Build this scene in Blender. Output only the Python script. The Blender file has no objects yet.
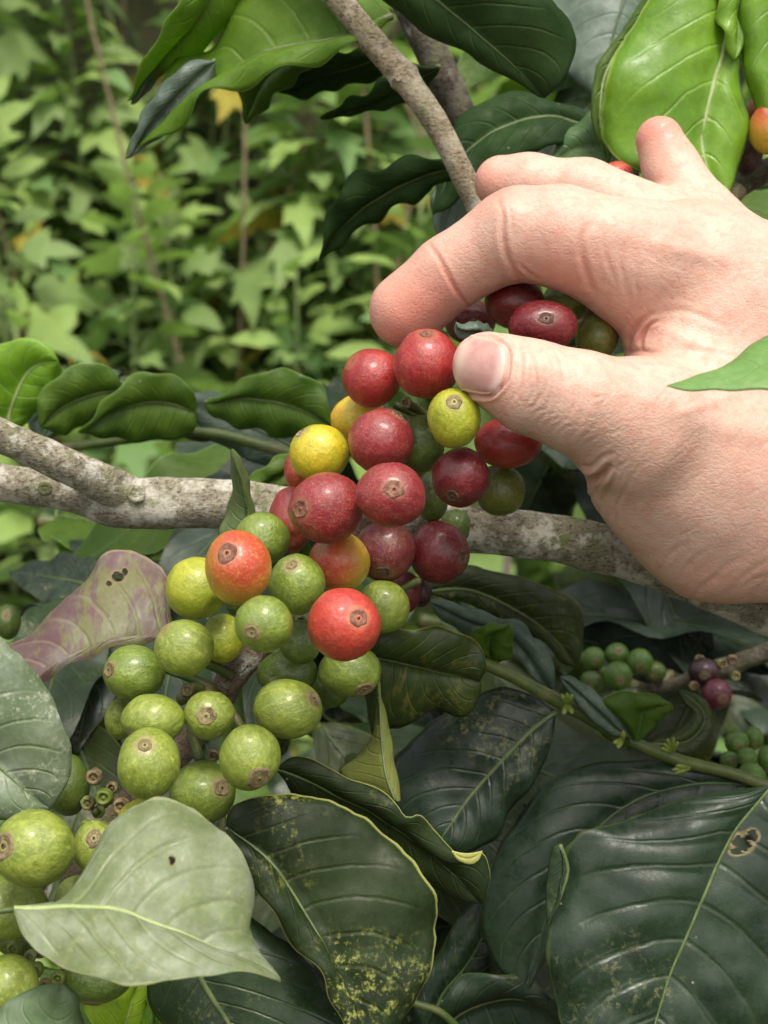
import bpy, math, random
import numpy as np
from mathutils import Vector, Matrix, noise
from mathutils.bvhtree import BVHTree
random.seed(7); rng = np.random.default_rng(7)
scene = bpy.context.scene; COL = scene.collection
R = math.radians
# ------------------------------------------------------------ camera frame
W, H, F, D0 = 768, 1024, 1361.0, 0.320
PITCH = R(12); CAM = Vector((0, 0, 1.35))
FW = Vector((0, math.cos(PITCH), -math.sin(PITCH))); UP = Vector((0, math.sin(PITCH), math.cos(PITCH))); RT = Vector((1, 0, 0))
M3 = np.array([RT[:], UP[:], FW[:]])          # rows: right, up, forward
def P(x, y, z=0.0):
    """a spot seen at (x, y) and z mm behind the picking distance -> world"""
    d = D0 + z / 1000.0
    return CAM + FW*d + RT*((x-384)/F*d) + UP*((512-y)/F*d)
def Pn(a):
    a = np.asarray(a, float); d = D0 + a[:, 2]/1000.0
    c = np.stack([(a[:, 0]-384)/F*d, (512-a[:, 1])/F*d, d], 1)
    return np.array(CAM[:]) + c @ M3
# ------------------------------------------------------------ objects
def tag(o, label=None, cat=None, group=None, kind=None):
    if label: o['label'] = label
    if cat: o['category'] = cat
    if group: o['group'] = group
    if kind: o['kind'] = kind
    return o
def empty(name, loc, label, cat, group=None):
    o = bpy.data.objects.new(name, None); COL.objects.link(o); o.location = loc; o.empty_display_size = .01
    return tag(o, label, cat, group)
def mesh_obj(name, verts, faces, mat, parent=None, origin=None, smooth=True, uv=None, attrs=None):
    """verts in world space; the object's origin is put at `origin`"""
    verts = np.asarray(verts, float)
    base = np.array(parent.location[:]) if parent is not None and parent.type == 'EMPTY' else np.zeros(3)
    if parent is not None and parent.type != 'EMPTY':
        base = np.array(parent['_o'])
    o0 = np.array(origin if origin is not None else base, float)
    me = bpy.data.meshes.new(name)
    me.from_pydata((verts-o0).tolist(), [], [list(map(int, f)) for f in faces])
    if smooth: me.polygons.foreach_set('use_smooth', [True]*len(me.polygons))
    for m in (mat if isinstance(mat, (list, tuple)) else [mat]): me.materials.append(m)
    if uv is not None:
        l = me.uv_layers.new(name='uv'); idx = np.zeros(len(me.loops), int); me.loops.foreach_get('vertex_index', idx)
        l.data.foreach_set('uv', np.asarray(uv)[idx].ravel())
    if attrs:
        for k, v in attrs.items():
            v = np.asarray(v, float)
            if v.ndim == 1: me.attributes.new(k, 'FLOAT', 'POINT').data.foreach_set('value', v)
            else: me.attributes.new(k, 'FLOAT_VECTOR', 'POINT').data.foreach_set('vector', v.ravel())
    me.update()
    o = bpy.data.objects.new(name, me); COL.objects.link(o)
    o.location = (o0-base).tolist() if parent is not None else o0.tolist()
    if parent is not None: o.parent = parent
    o['_o'] = o0.tolist()
    return o
def copy_tree(o, parent=None):
    c = o.copy(); COL.objects.link(c); c.parent = parent
    for ch in list(o.children): copy_tree(ch, c)
    return c
# ------------------------------------------------------------ curves
def spline(pts, n):
    p = np.asarray(pts, float)
    if len(p) < 3:
        t = np.linspace(0, 1, n)[:, None]; return p[0]*(1-t)+p[-1]*t
    d = np.r_[0, np.cumsum(np.sqrt(np.linalg.norm(np.diff(p[:, :2], axis=0), axis=1)+1e-9)**2)]
    d = d/d[-1]; q = np.vstack([2*p[0]-p[1], p, 2*p[-1]-p[-2]]); out = []
    for t in np.linspace(0, 1, n):
        i = min(max(np.searchsorted(d, t)-1, 0), len(p)-2); u = (t-d[i])/(d[i+1]-d[i]+1e-12)
        a, b, c, e = q[i], q[i+1], q[i+2], q[i+3]
        out.append(.5*((2*b)+(-a+c)*u+(2*a-5*b+4*c-e)*u*u+(-a+3*b-3*c+e)*u**3))
    return np.array(out)
def tube_geo(pts, rad, ns=14, rough=0.0, freq=60, seed=0, caps=True):
    """pts world (n,3), rad metres (n,)"""
    pts = np.asarray(pts, float); n = len(pts); V = []; Fc = []
    T = np.gradient(pts, axis=0); T /= np.linalg.norm(T, axis=1)[:, None]+1e-12
    up = np.array([0.13, .3, 1.0]); 
    for i in range(n):
        a = np.cross(T[i], up); a /= np.linalg.norm(a); b = np.cross(T[i], a)
        for k in range(ns):
            th = 2*math.pi*k/ns; r = rad[i]; dirv = a*math.cos(th)+b*math.sin(th)
            if rough:
                q = pts[i]+dirv*r
                r *= 1+rough*(noise.noise(Vector(q*freq)+Vector((seed, 0, 0)))+.5*noise.noise(Vector(q*freq*3.1)+Vector((seed, 9, 0))))
            V.append(pts[i]+dirv*r)
    for i in range(n-1):
        for k in range(ns):
            k2 = (k+1) % ns; Fc.append((i*ns+k, i*ns+k2, (i+1)*ns+k2, (i+1)*ns+k))
    if caps:
        V.append(pts[0]-T[0]*rad[0]*.5); V.append(pts[-1]+T[-1]*rad[-1]*.5); a, b = len(V)-2, len(V)-1
        for k in range(ns):
            k2 = (k+1) % ns; Fc.append((a, k2, k)); Fc.append((b, (n-1)*ns+k, (n-1)*ns+k2))
    return np.array(V), Fc
def px_tube(pts, n=60, **kw):
    """pts: (x, y, z, r_px)"""
    s = spline(pts, n); w = Pn(s[:, :3]); r = s[:, 3]/F*(D0+s[:, 2]/1000)
    return tube_geo(w, r, **kw)
# ------------------------------------------------------------ materials
class NT:
    def __init__(s, name):
        s.m = bpy.data.materials.new(name); s.m.use_nodes = True; s.t = s.m.node_tree; s.t.nodes.clear()
        s.out = s.t.nodes.new('ShaderNodeOutputMaterial')
    def n(s, typ, props=None, **ins):
        nd = s.t.nodes.new('ShaderNode'+typ)
        for k, v in (props or {}).items(): setattr(nd, k, v)
        for k, v in ins.items(): s.set(nd, k, v)
        return nd
    def set(s, nd, k, v):
        k = k.replace('_', ' ') if isinstance(k, str) else k
        if isinstance(k, str) and k.startswith('i') and k[1:].isdigit(): k = int(k[1:])
        i = nd.inputs[k]
        if isinstance(v, bpy.types.NodeSocket): s.t.links.new(v, i)
        elif isinstance(v, bpy.types.Node): s.t.links.new(v.outputs[0], i)
        else:
            if i.type == 'RGBA' and len(v) == 3: v = (*v, 1)
            i.default_value = v
    def math(s, op, a, b=0.0, c=None):
        nd = s.t.nodes.new('ShaderNodeMath'); nd.operation = op; s.set(nd, 0, a) if False else None
        for i, v in enumerate((a, b) if c is None else (a, b, c)):
            if isinstance(v, bpy.types.NodeSocket): s.t.links.new(v, nd.inputs[i])
            elif isinstance(v, bpy.types.Node): s.t.links.new(v.outputs[0], nd.inputs[i])
            else: nd.inputs[i].default_value = v
        return nd.outputs[0]
    def mix(s, fac, a, b):
        nd = s.t.nodes.new('ShaderNodeMix'); nd.data_type = 'RGBA'
        for i, v in ((0, fac), (6, a), (7, b)):
            if isinstance(v, bpy.types.NodeSocket): s.t.links.new(v, nd.inputs[i])
            elif isinstance(v, bpy.types.Node): s.t.links.new(v.outputs[0], nd.inputs[i])
            else: nd.inputs[i].default_value = (*v, 1) if i > 0 and len(v) == 3 else v
        return nd.outputs[2]
    def step(s, v, a, b, lo=0.0, hi=1.0):
        nd = s.t.nodes.new('ShaderNodeMapRange'); nd.interpolation_type = 'SMOOTHSTEP'
        s.t.links.new(v if isinstance(v, bpy.types.NodeSocket) else v.outputs[0], nd.inputs[0])
        nd.inputs[1].default_value = a; nd.inputs[2].default_value = b; nd.inputs[3].default_value = lo; nd.inputs[4].default_value = hi
        return nd.outputs[0]
    def noise(s, vec, scale, detail=4.0, rough=.6, w=None):
        nd = s.t.nodes.new('ShaderNodeTexNoise')
        if w is not None: nd.noise_dimensions = '4D'; s.t.links.new(w, nd.inputs['W'])
        s.t.links.new(vec, nd.inputs['Vector']); nd.inputs['Scale'].default_value = scale
        nd.inputs['Detail'].default_value = detail; nd.inputs['Roughness'].default_value = rough
        return nd.outputs[0]
    def scalev(s, vec, sc):
        nd = s.t.nodes.new('ShaderNodeMapping'); s.t.links.new(vec, nd.inputs[0]); nd.inputs['Scale'].default_value = sc
        return nd.outputs[0]
    def fin(s, shader): s.t.links.new(shader if isinstance(shader, bpy.types.NodeSocket) else shader.outputs[0], s.out.inputs[0]); return s.m
    def bump(s, h, strength, dist):
        nd = s.t.nodes.new('ShaderNodeBump'); s.t.links.new(h, nd.inputs['Height']); nd.inputs['Strength'].default_value = strength; nd.inputs['Distance'].default_value = dist
        return nd.outputs[0]
def leaf_mat(name, c1, c2, vein, rough=.4, spots=None, spot_amt=.55, transl=.25, tcol=None, nv=9, kv=2.2, edge=None, coat=0.0, dust=.0, spot_scale=7, vw=1.0, patch=None, spec=.4, va=.26):
    """a coffee leaf: u runs base to tip, v across; side veins, blotches, speckles"""
    t = NT(name); uvn = t.n('UVMap', {'uv_map': 'uv'}).outputs[0]; oc = t.n('TexCoord').outputs['Object']
    rnd = t.n('ObjectInfo').outputs['Random']; w = t.math('MULTIPLY', rnd, 40.0)
    sx = t.n('SeparateXYZ', Vector=uvn); u = sx.outputs[0]; v = t.math('SUBTRACT', t.math('MULTIPLY', sx.outputs[1], 2.0), 1.0)
    av = t.math('ABSOLUTE', v)
    n1 = t.noise(oc, 45, 5, .6, w); n2 = t.noise(oc, 260, 5, .65, w); n3 = t.noise(oc, 1500, 3, .6, w)
    col = t.mix(t.step(n1, .38, .62), c1, c2)
    col = t.mix(t.step(n2, .45, .7, 0, .35), col, tuple(x*.6 for x in c1))
    wob = t.math('MULTIPLY', t.math('SUBTRACT', n1, .5), .5)
    cur = t.math('POWER', av, 1.25)
    ph = t.math('ADD', t.math('SUBTRACT', t.math('MULTIPLY', u, float(nv)), t.math('MULTIPLY', cur, kv)), wob)
    fr = t.math('ABSOLUTE', t.math('SUBTRACT', t.math('FRACT', ph), .5))
    vm = t.step(fr, .0, .10*vw, 1, 0); vm = t.math('MULTIPLY', vm, t.step(av, .55, .95, 1, .0))
    # fine net of veins
    vo = t.n('TexVoronoi', {'feature': 'DISTANCE_TO_EDGE'}, Scale=430.0); t.t.links.new(oc, vo.inputs['Vector'])
    net = t.step(vo.outputs[0], 0, .12, 1, 0)
    col = t.mix(t.math('MULTIPLY', net, .05), col, vein)
    col = t.mix(t.math('MULTIPLY', vm, va), col, vein)
    if patch: col = t.mix(t.step(t.math('ADD', t.noise(oc, 30, 4, .65, w), t.math('MULTIPLY', t.math('SUBTRACT', t.noise(t.scalev(uvn, (9, 2.2, 1)), 2.0, 4, .7), .5), .9)), patch[2] if len(patch) > 2 else .52, (patch[2] if len(patch) > 2 else .52)+.16, 0, patch[1]), col, patch[0])
    if spots:
        big = t.step(t.noise(oc, spot_scale*5, 3, .6, w), .5, .68)
        sp = t.step(t.noise(oc, spot_scale*90, 5, .75, w), .5, .66)
        col = t.mix(t.math('MULTIPLY', t.math('MULTIPLY', big, sp), spot_amt), col, spots)
    # pale specks
    v2 = t.n('TexVoronoi', {'feature': 'F1'}, Scale=190.0); t.t.links.new(oc, v2.inputs['Vector'])
    col = t.mix(t.math('MULTIPLY', t.step(v2.outputs[0], .03, .08, 1, 0), t.step(n2, .5, .62, 0, .6)), col, (.55, .55, .45))
    gr = t.noise(oc, 900, 6, .8, w); col = t.mix(t.step(gr, .5, .72, 0, .30), col, tuple(min(1, x*1.9+.015) for x in c2)); col = t.mix(t.step(gr, .28, .46, .35, 0), col, tuple(x*.45 for x in c1))
    if dust: col = t.mix(t.step(t.noise(oc, 90, 6, .7, w), .42, .8, 0, dust), col, (.42, .47, .42))
    dm = t.n('Attribute', {'attribute_name': 'dmg'}).outputs['Fac']; dn = t.math('MULTIPLY', dm, t.step(n2, .3, .6, .75, 1.15))
    col = t.mix(t.step(dn, .12, .5, 0, .8), col, (.20, .16, .07)); col = t.mix(t.step(dn, .55, .75), col, (.08, .05, .025))
    if edge: col = t.mix(t.step(av, .968, .99, 0, .8), col, edge)
    hgt = t.math('ADD', t.math('MULTIPLY', vm, -.7), t.math('ADD', t.math('MULTIPLY', n2, .5), t.math('MULTIPLY', n3, .12)))
    hgt = t.math('ADD', hgt, t.math('ADD', t.math('MULTIPLY', n1, .9), t.math('MULTIPLY', gr, .12)))
    bp = t.bump(hgt, .5, .0006)
    rg = t.math('ADD', t.step(n2, .3, .75, rough-.08, rough+.2), t.step(gr, .4, .65, -.05, .12))
    p = t.n('BsdfPrincipled', Base_Color=col, Roughness=rg, Normal=bp)
    p.inputs['Coat Weight'].default_value = coat; p.inputs['Coat Roughness'].default_value = .25; p.inputs['Specular IOR Level'].default_value = spec
    tr = t.n('BsdfTranslucent', Normal=bp); tc = t.mix(.5, col, tcol or tuple(min(1, x*2.2) for x in c2)); t.t.links.new(tc, tr.inputs[0])
    mx = t.n('MixShader', i0=transl, i1=p, i2=tr)
    return t.fin(mx)
def plain_mat(name, c1, c2, scale=200, rough=.6, bump=.3, dist=.0005, detail=5, transl=0, c3=None, sss=0):
    t = NT(name); oc = t.n('TexCoord').outputs['Object']; n1 = t.noise(oc, scale, detail, .65)
    col = t.mix(t.step(n1, .35, .65), c1, c2)
    if c3: col = t.mix(t.step(t.noise(oc, scale*.31, 4, .6), .52, .64), col, c3)
    if 'scar' in name: col = t.mix(t.math('MULTIPLY', t.n('ObjectInfo').outputs['Random'], .6), col, c3 if c3 else c1)
    p = t.n('BsdfPrincipled', Base_Color=col, Roughness=rough, Normal=t.bump(t.noise(oc, scale*2.5, 5, .7), bump, dist))
    if not transl: return t.fin(p)
    tr = t.n('BsdfTranslucent'); t.t.links.new(col, tr.inputs[0])
    return t.fin(t.n('MixShader', i0=transl, i1=p, i2=tr))
def bark_mat(name, base, dark, lichen, moss=(.16, .19, .05), lich_amt=.75, scale=1.0):
    t = NT(name); oc = t.n('TexCoord').outputs['Object']
    n1 = t.noise(oc, 60*scale, 6, .7); n2 = t.noise(oc, 300*scale, 6, .75); n3 = t.noise(oc, 110*scale, 5, .7); n4 = t.noise(oc, 38*scale, 3, .6)
    n5 = t.noise(t.scalev(oc, (1, .35, 2.2)), 700*scale, 5, .75)
    col = t.mix(t.step(n2, .36, .64), dark, base)
    col = t.mix(t.step(n5, .5, .60, 0, .85), col, tuple(x*.25 for x in dark)); n6 = t.noise(oc, 1300*scale, 3, .6); col = t.mix(t.step(n6, .58, .66, 0, .6), col, tuple(x*.3 for x in dark))
    col = t.mix(t.step(n3, .47, .6, 0, lich_amt), col, lichen)
    col = t.mix(t.math('MULTIPLY', t.step(n1, .5, .66), t.step(n2, .42, .56, 0, .85)), col, moss)
    col = t.mix(t.math('MULTIPLY', t.step(n4, .55, .62), t.step(n3, .52, .6, 0, .9)), col, (.62, .6, .54))
    h = t.math('ADD', t.math('ADD', t.math('MULTIPLY', n2, .6), n1), t.math('MULTIPLY', n5, .45))
    p = t.n('BsdfPrincipled', Base_Color=col, Roughness=.85, Normal=t.bump(h, 1.0, .0024))
    return t.fin(p)
def cherry_mat(name, c1, c2, c3, blush=None, streak=.3, rough=.33, speck=(.65, .5, .3), speck_amt=.35, bdir=(1, 0, .6), bth=(.0, .7), dust=.25, halo=(.28, .2, .09)):
    """c1/c2 mottling, c3 colour near the stem end; blush colour over one side"""
    t = NT(name); at = t.n('Attribute', {'attribute_name': 'rest'}).outputs['Vector']
    rnd = t.n('ObjectInfo').outputs['Random']; w = t.math('MULTIPLY', rnd, 60.0)
    n1 = t.noise(at, 1.6, 4, .6, w); n2 = t.noise(t.scalev(at, (6, 6, .9)), 1.4, 4, .65, w); n3 = t.noise(at, 14, 5, .7, w); n4 = t.noise(at, 40, 4, .7, w)
    col = t.mix(t.step(n1, .35, .65), c1, c2)
    z = t.n('SeparateXYZ', Vector=at).outputs[2]
    col = t.mix(t.step(t.math('ADD', z, t.math('MULTIPLY', n1, .8)), -.7, .5, .85, 0), col, c3)
    if blush:
        dp = t.n('VectorMath', {'operation': 'DOT_PRODUCT'}, i0=at, i1=bdir).outputs['Value']
        f = t.math('ADD', dp, t.math('MULTIPLY', t.math('SUBTRACT', n2, .5), .9)); f = t.math('ADD', f, t.math('MULTIPLY', t.math('SUBTRACT', n1, .5), .9))
        f = t.math('ADD', f, t.math('MULTIPLY', t.math('SUBTRACT', n3, .5), .35))
        col = t.mix(t.step(f, bth[0], bth[1]), col, blush)
    col = t.mix(t.step(n2, .52, .66, 0, streak), col, tuple(min(1, x*1.35+.03) for x in c2)); col = t.mix(t.step(n2, .34, .46, streak, 0), col, tuple(x*.62 for x in c1))
    nb = t.noise(at, 5, 4, .6, w); col = t.mix(t.step(nb, .5, .66, 0, .35), col, tuple(x*.55 for x in c1))
    col = t.mix(t.step(n3, .5, .75, 0, .35), col, tuple(x*.62 for x in c1))
    vo = t.n('TexVoronoi', {'feature': 'F1'}, Scale=15.0); t.t.links.new(at, vo.inputs['Vector'])
    sp = t.math('MULTIPLY', t.step(vo.outputs[0], .09, .17, 1, 0), t.step(n1, .42, .6, .1, 1))
    sc = t.math('MULTIPLY', t.step(n4, .54, .66), t.step(t.noise(at, 2.6, 3, .6, w), .45, .58)); ru = t.math('MULTIPLY', t.step(t.noise(at, 3.4, 6, .8, w), .60, .66, 0, .7), t.step(n3, .4, .6)); sc = t.math('MAXIMUM', sc, ru)
    col = t.mix(t.math('MULTIPLY', t.math('MAXIMUM', sp, sc), speck_amt), col, speck)
    # a few fine scratches
    wv = t.n('TexVoronoi', {'feature': 'DISTANCE_TO_EDGE'}, Scale=2.1); t.t.links.new(at, wv.inputs['Vector'])
    col = t.mix(t.math('MULTIPLY', t.step(wv.outputs[0], .0, .018, 1, 0), t.step(n3, .52, .6, 0, .5)), col, speck)
    # russet halo round the calyx scar
    halo_ = t.step(t.math('ADD', z, t.math('MULTIPLY', n3, .06)), .93, .985)
    col = t.mix(t.math('MULTIPLY', halo_, .5), col, halo)
    h = t.math('ADD', t.math('MULTIPLY', n3, .3), t.math('ADD', t.math('MULTIPLY', n4, .12), t.math('MULTIPLY', t.math('ADD', n1, nb), .7)))
    p = t.n('BsdfPrincipled', Base_Color=col, Roughness=t.step(n3, .3, .7, rough-.08, rough+.14), Normal=t.bump(h, .55, .0008))
    p.inputs['Coat Weight'].default_value = .24; p.inputs['Coat Roughness'].default_value = .12
    p.inputs['Subsurface Weight'].default_value = .05; p.inputs['Subsurface Radius'].default_value = (1, .6, .3); p.inputs['Subsurface Scale'].default_value = .0015
    return t.fin(p)
# ============================================================ materials
G = {}
G['dark'] = leaf_mat('leaf_dark', (.011, .027, .008), (.020, .043, .012), (.08, .12, .04), rough=.36, spots=(.26, .28, .08), spot_amt=.6, transl=.10, tcol=(.06, .15, .01), dust=.06)
G['darkb'] = leaf_mat('leaf_dark_bluish', (.008, .020, .009), (.015, .034, .015), (.055, .08, .035), rough=.34, spots=(.24, .23, .09), spot_amt=.75, transl=.05, tcol=(.05, .12, .02), dust=.04, edge=(.05, .07, .02), spec=.4, va=.2, spot_scale=5)
G['mottled'] = leaf_mat('leaf_mottled', (.009, .019, .004), (.018, .033, .006), (.045, .06, .018), spec=.25, rough=.5, spots=(.38, .40, .09), spot_amt=.8, transl=.12, tcol=(.14, .2, .02), edge=(.36, .38, .11), spot_scale=6, dust=.03)
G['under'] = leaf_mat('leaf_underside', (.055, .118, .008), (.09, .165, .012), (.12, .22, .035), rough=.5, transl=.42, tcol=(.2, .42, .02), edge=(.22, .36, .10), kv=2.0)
G['glauc'] = leaf_mat('leaf_glaucous', (.06, .095, .065), (.095, .14, .10), (.16, .22, .15), rough=.42, transl=.15, dust=.3)
G['pale'] = leaf_mat('leaf_pale', (.135, .175, .07), (.195, .235, .12), (.34, .37, .18), rough=.42, transl=.25, spots=(.5, .48, .2), spot_amt=.5, dust=.5, nv=8, kv=2.8, vw=1.6, edge=(.34, .36, .18), patch=((.17, .23, .075), .6, .54), va=.14)
G['bright'] = leaf_mat('leaf_bright', (.135, .29, .015), (.20, .38, .022), (.36, .54, .14), rough=.34, transl=.4, tcol=(.34, .62, .02), nv=8, kv=1.9, edge=(.42, .58, .12), coat=.1, vw=.8, va=.35)
G['yellow'] = leaf_mat('leaf_yellow', (.32, .5, .02), (.4, .58, .03), (.5, .6, .15), rough=.35, transl=.45, tcol=(.6, .8, .05))
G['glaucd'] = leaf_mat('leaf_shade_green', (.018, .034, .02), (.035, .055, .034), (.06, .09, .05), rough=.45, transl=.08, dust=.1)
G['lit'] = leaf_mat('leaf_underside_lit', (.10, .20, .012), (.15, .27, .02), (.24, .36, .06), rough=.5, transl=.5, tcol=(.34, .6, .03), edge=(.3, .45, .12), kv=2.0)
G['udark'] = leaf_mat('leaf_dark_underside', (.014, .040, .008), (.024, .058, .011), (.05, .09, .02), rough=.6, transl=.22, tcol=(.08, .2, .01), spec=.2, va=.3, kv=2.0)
G['rim'] = leaf_mat('leaf_rim', (.40, .42, .10), (.5, .5, .16), (.5, .5, .2), rough=.5, transl=.2)
G['purple'] = leaf_mat('leaf_purple', (.135, .068, .078), (.105, .06, .055), (.30, .25, .17), rough=.5, transl=.2, tcol=(.3, .15, .12), patch=((.155, .165, .052), .85, .50), nv=8, dust=.3, vw=1.3, edge=(.3, .22, .16), va=.35)
G['brown'] = leaf_mat('leaf_brownish', (.02, .038, .008), (.038, .062, .010), (.11, .13, .04), rough=.4, spots=(.3, .26, .04), spot_amt=.7, transl=.25, tcol=(.2, .22, .02), patch=((.15, .13, .018), .6, .58), edge=(.2, .2, .06))
G['vein'] = plain_mat('midrib_green', (.075, .115, .03), (.12, .16, .05), 300, .5, transl=.1)
G['veind'] = plain_mat('midrib_dull', (.04, .07, .02), (.06, .10, .03), 300, .5)
G['veinb'] = plain_mat('midrib_bright', (.30, .40, .13), (.38, .46, .2), 300, .45, transl=.2)
G['twig'] = plain_mat('green_twig', (.045, .075, .014), (.08, .11, .022), 150, .5, .4, .0006, c3=(.15, .13, .06))
G['bud'] = plain_mat('bud_green', (.11, .16, .02), (.19, .23, .04), 300, .5, transl=.15)
G['husk'] = plain_mat('husk_brown', (.07, .04, .02), (.26, .2, .09), 500, .7, .6, c3=(.2, .26, .08))
G['bark'] = bark_mat('bark_grey', (.45, .40, .30), (.25, .215, .15), (.68, .64, .55), lich_amt=.8)
G['bark2'] = bark_mat('bark_tan', (.48, .40, .27), (.31, .245, .155), (.62, .56, .44), lich_amt=.45)
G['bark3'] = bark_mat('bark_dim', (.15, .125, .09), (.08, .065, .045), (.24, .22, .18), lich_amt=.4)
G['woody'] = bark_mat('twig_woody', (.36, .27, .18), (.22, .14, .10), (.45, .40, .32), lich_amt=.3, scale=1.6)
G['scar'] = plain_mat('calyx_scar', (.20, .145, .06), (.36, .29, .15), 900, .75, .8, .0005, c3=(.11, .07, .035))
G['scarr'] = plain_mat('calyx_scar_red', (.17, .06, .04), (.33, .18, .11), 900, .75, .8, .0005, c3=(.13, .05, .03))
G['scard'] = plain_mat('calyx_scar_dark', (.09, .035, .03), (.20, .12, .07), 900, .7, .8, .0005, c3=(.06, .03, .02))
CH = {}
CH['green'] = cherry_mat('cherry_green', (.115, .175, .018), (.18, .245, .03), (.135, .19, .022), streak=.5, speck=(.48, .44, .2), speck_amt=.4)
CH['pgreen'] = cherry_mat('cherry_pale_green', (.17, .225, .026), (.245, .30, .042), (.18, .235, .03), streak=.6, speck=(.52, .48, .24), speck_amt=.45)
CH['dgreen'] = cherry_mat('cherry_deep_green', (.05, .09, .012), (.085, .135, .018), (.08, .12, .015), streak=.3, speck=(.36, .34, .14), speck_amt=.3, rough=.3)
CH['olive'] = cherry_mat('cherry_olive', (.085, .105, .012), (.13, .145, .016), (.10, .12, .015), blush=(.13, .055, .02), bth=(.2, 1.1), streak=.25, rough=.28, speck_amt=.2)
CH['ygreen'] = cherry_mat('cherry_yellow_green', (.29, .32, .016), (.38, .39, .025), (.23, .29, .025), streak=.25, speck=(.6, .45, .18), speck_amt=.35)
CH['yellow'] = cherry_mat('cherry_yellow', (.42, .39, .015), (.56, .44, .018), (.36, .38, .02), streak=.2, speck=(.50, .28, .08), speck_amt=.4)
CH['yorange'] = cherry_mat('cherry_golden', (.64, .42, .02), (.66, .33, .02), (.5, .42, .03), streak=.2, speck=(.6, .3, .08), speck_amt=.3)
CH['orange'] = cherry_mat('cherry_orange', (.50, .30, .025), (.46, .34, .03), (.46, .38, .03), blush=(.46, .045, .025), bdir=(.25, .35, .85), bth=(-.25, .85), streak=.25, speck=(.62, .40, .2), speck_amt=.5)
CH['scarlet'] = cherry_mat('cherry_scarlet', (.42, .034, .026), (.48, .055, .03), (.44, .08, .03), streak=.35, speck=(.66, .36, .22), speck_amt=.4, rough=.36, halo=(.45, .16, .07))
CH['red'] = cherry_mat('cherry_red', (.27, .014, .018), (.35, .028, .024), (.38, .10, .03), streak=.35, speck=(.50, .26, .14), speck_amt=.5, halo=(.3, .12, .05))
CH['rose'] = cherry_mat('cherry_rose_red', (.20, .012, .02), (.265, .026, .028), (.30, .055, .03), streak=.4, speck=(.50, .34, .2), speck_amt=.7, rough=.36, halo=(.28, .11, .06))
CH['dred'] = cherry_mat('cherry_dark_red', (.115, .007, .014), (.17, .012, .020), (.17, .022, .02), streak=.25, speck=(.45, .28, .13), speck_amt=.45, rough=.25, halo=(.13, .05, .03))
CH['dusty'] = cherry_mat('cherry_dusty_red', (.13, .014, .02), (.185, .024, .028), (.18, .025, .025), streak=.3, speck=(.52, .38, .18), speck_amt=.95, rough=.34, halo=(.2, .1, .05))
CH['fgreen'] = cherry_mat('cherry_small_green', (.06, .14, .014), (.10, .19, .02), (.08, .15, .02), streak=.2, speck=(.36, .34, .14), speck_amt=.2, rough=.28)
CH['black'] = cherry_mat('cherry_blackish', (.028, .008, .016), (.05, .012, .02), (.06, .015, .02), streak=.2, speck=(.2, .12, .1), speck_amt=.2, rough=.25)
# ============================================================ setting: ground and sky
def ground():
    n = 140; xs = np.linspace(-1, 1, n); xs = np.sign(xs)*np.abs(xs)**2.6*60; ys = np.linspace(0, 1, n)**2.2*75-6
    V = []; 
    for y in ys:
        for x in xs:
            b = 1/(1+math.exp(-(y-2.5)*3.2)); z = b*(2.9+max(0, y-3)*.25) + .05*noise.noise(Vector((x*2, y*2, 0))) + b*.25*noise.noise(Vector((x*.7, y*.7, 3)))
            if y < 2.6: z += .03*noise.noise(Vector((x*9, y*9, 1)))
            V.append((x, y, z))
    Fc = [(j*n+i, j*n+i+1, (j+1)*n+i+1, (j+1)*n+i) for j in range(n-1) for i in range(n-1)]
    t = NT('soil'); oc = t.n('TexCoord').outputs['Object']; a = t.noise(oc, 6, 8, .7); b = t.noise(oc, 40, 6, .7)
    col = t.mix(t.step(a, .4, .6), (.055, .050, .022), (.06, .075, .025)); col = t.mix(t.step(b, .5, .68), col, (.14, .12, .05)); col = t.mix(t.step(t.noise(oc, 15, 4, .6), .5, .6), col, (.03, .05, .014))
    m = t.fin(t.n('BsdfPrincipled', Base_Color=col, Roughness=.9, Normal=t.bump(b, .8, .03)))
    o = mesh_obj('ground', V, Fc, m); del o['_o']; tag(o, kind='structure', label='dark soil of the bank behind the shrubs')
ground()
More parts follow.
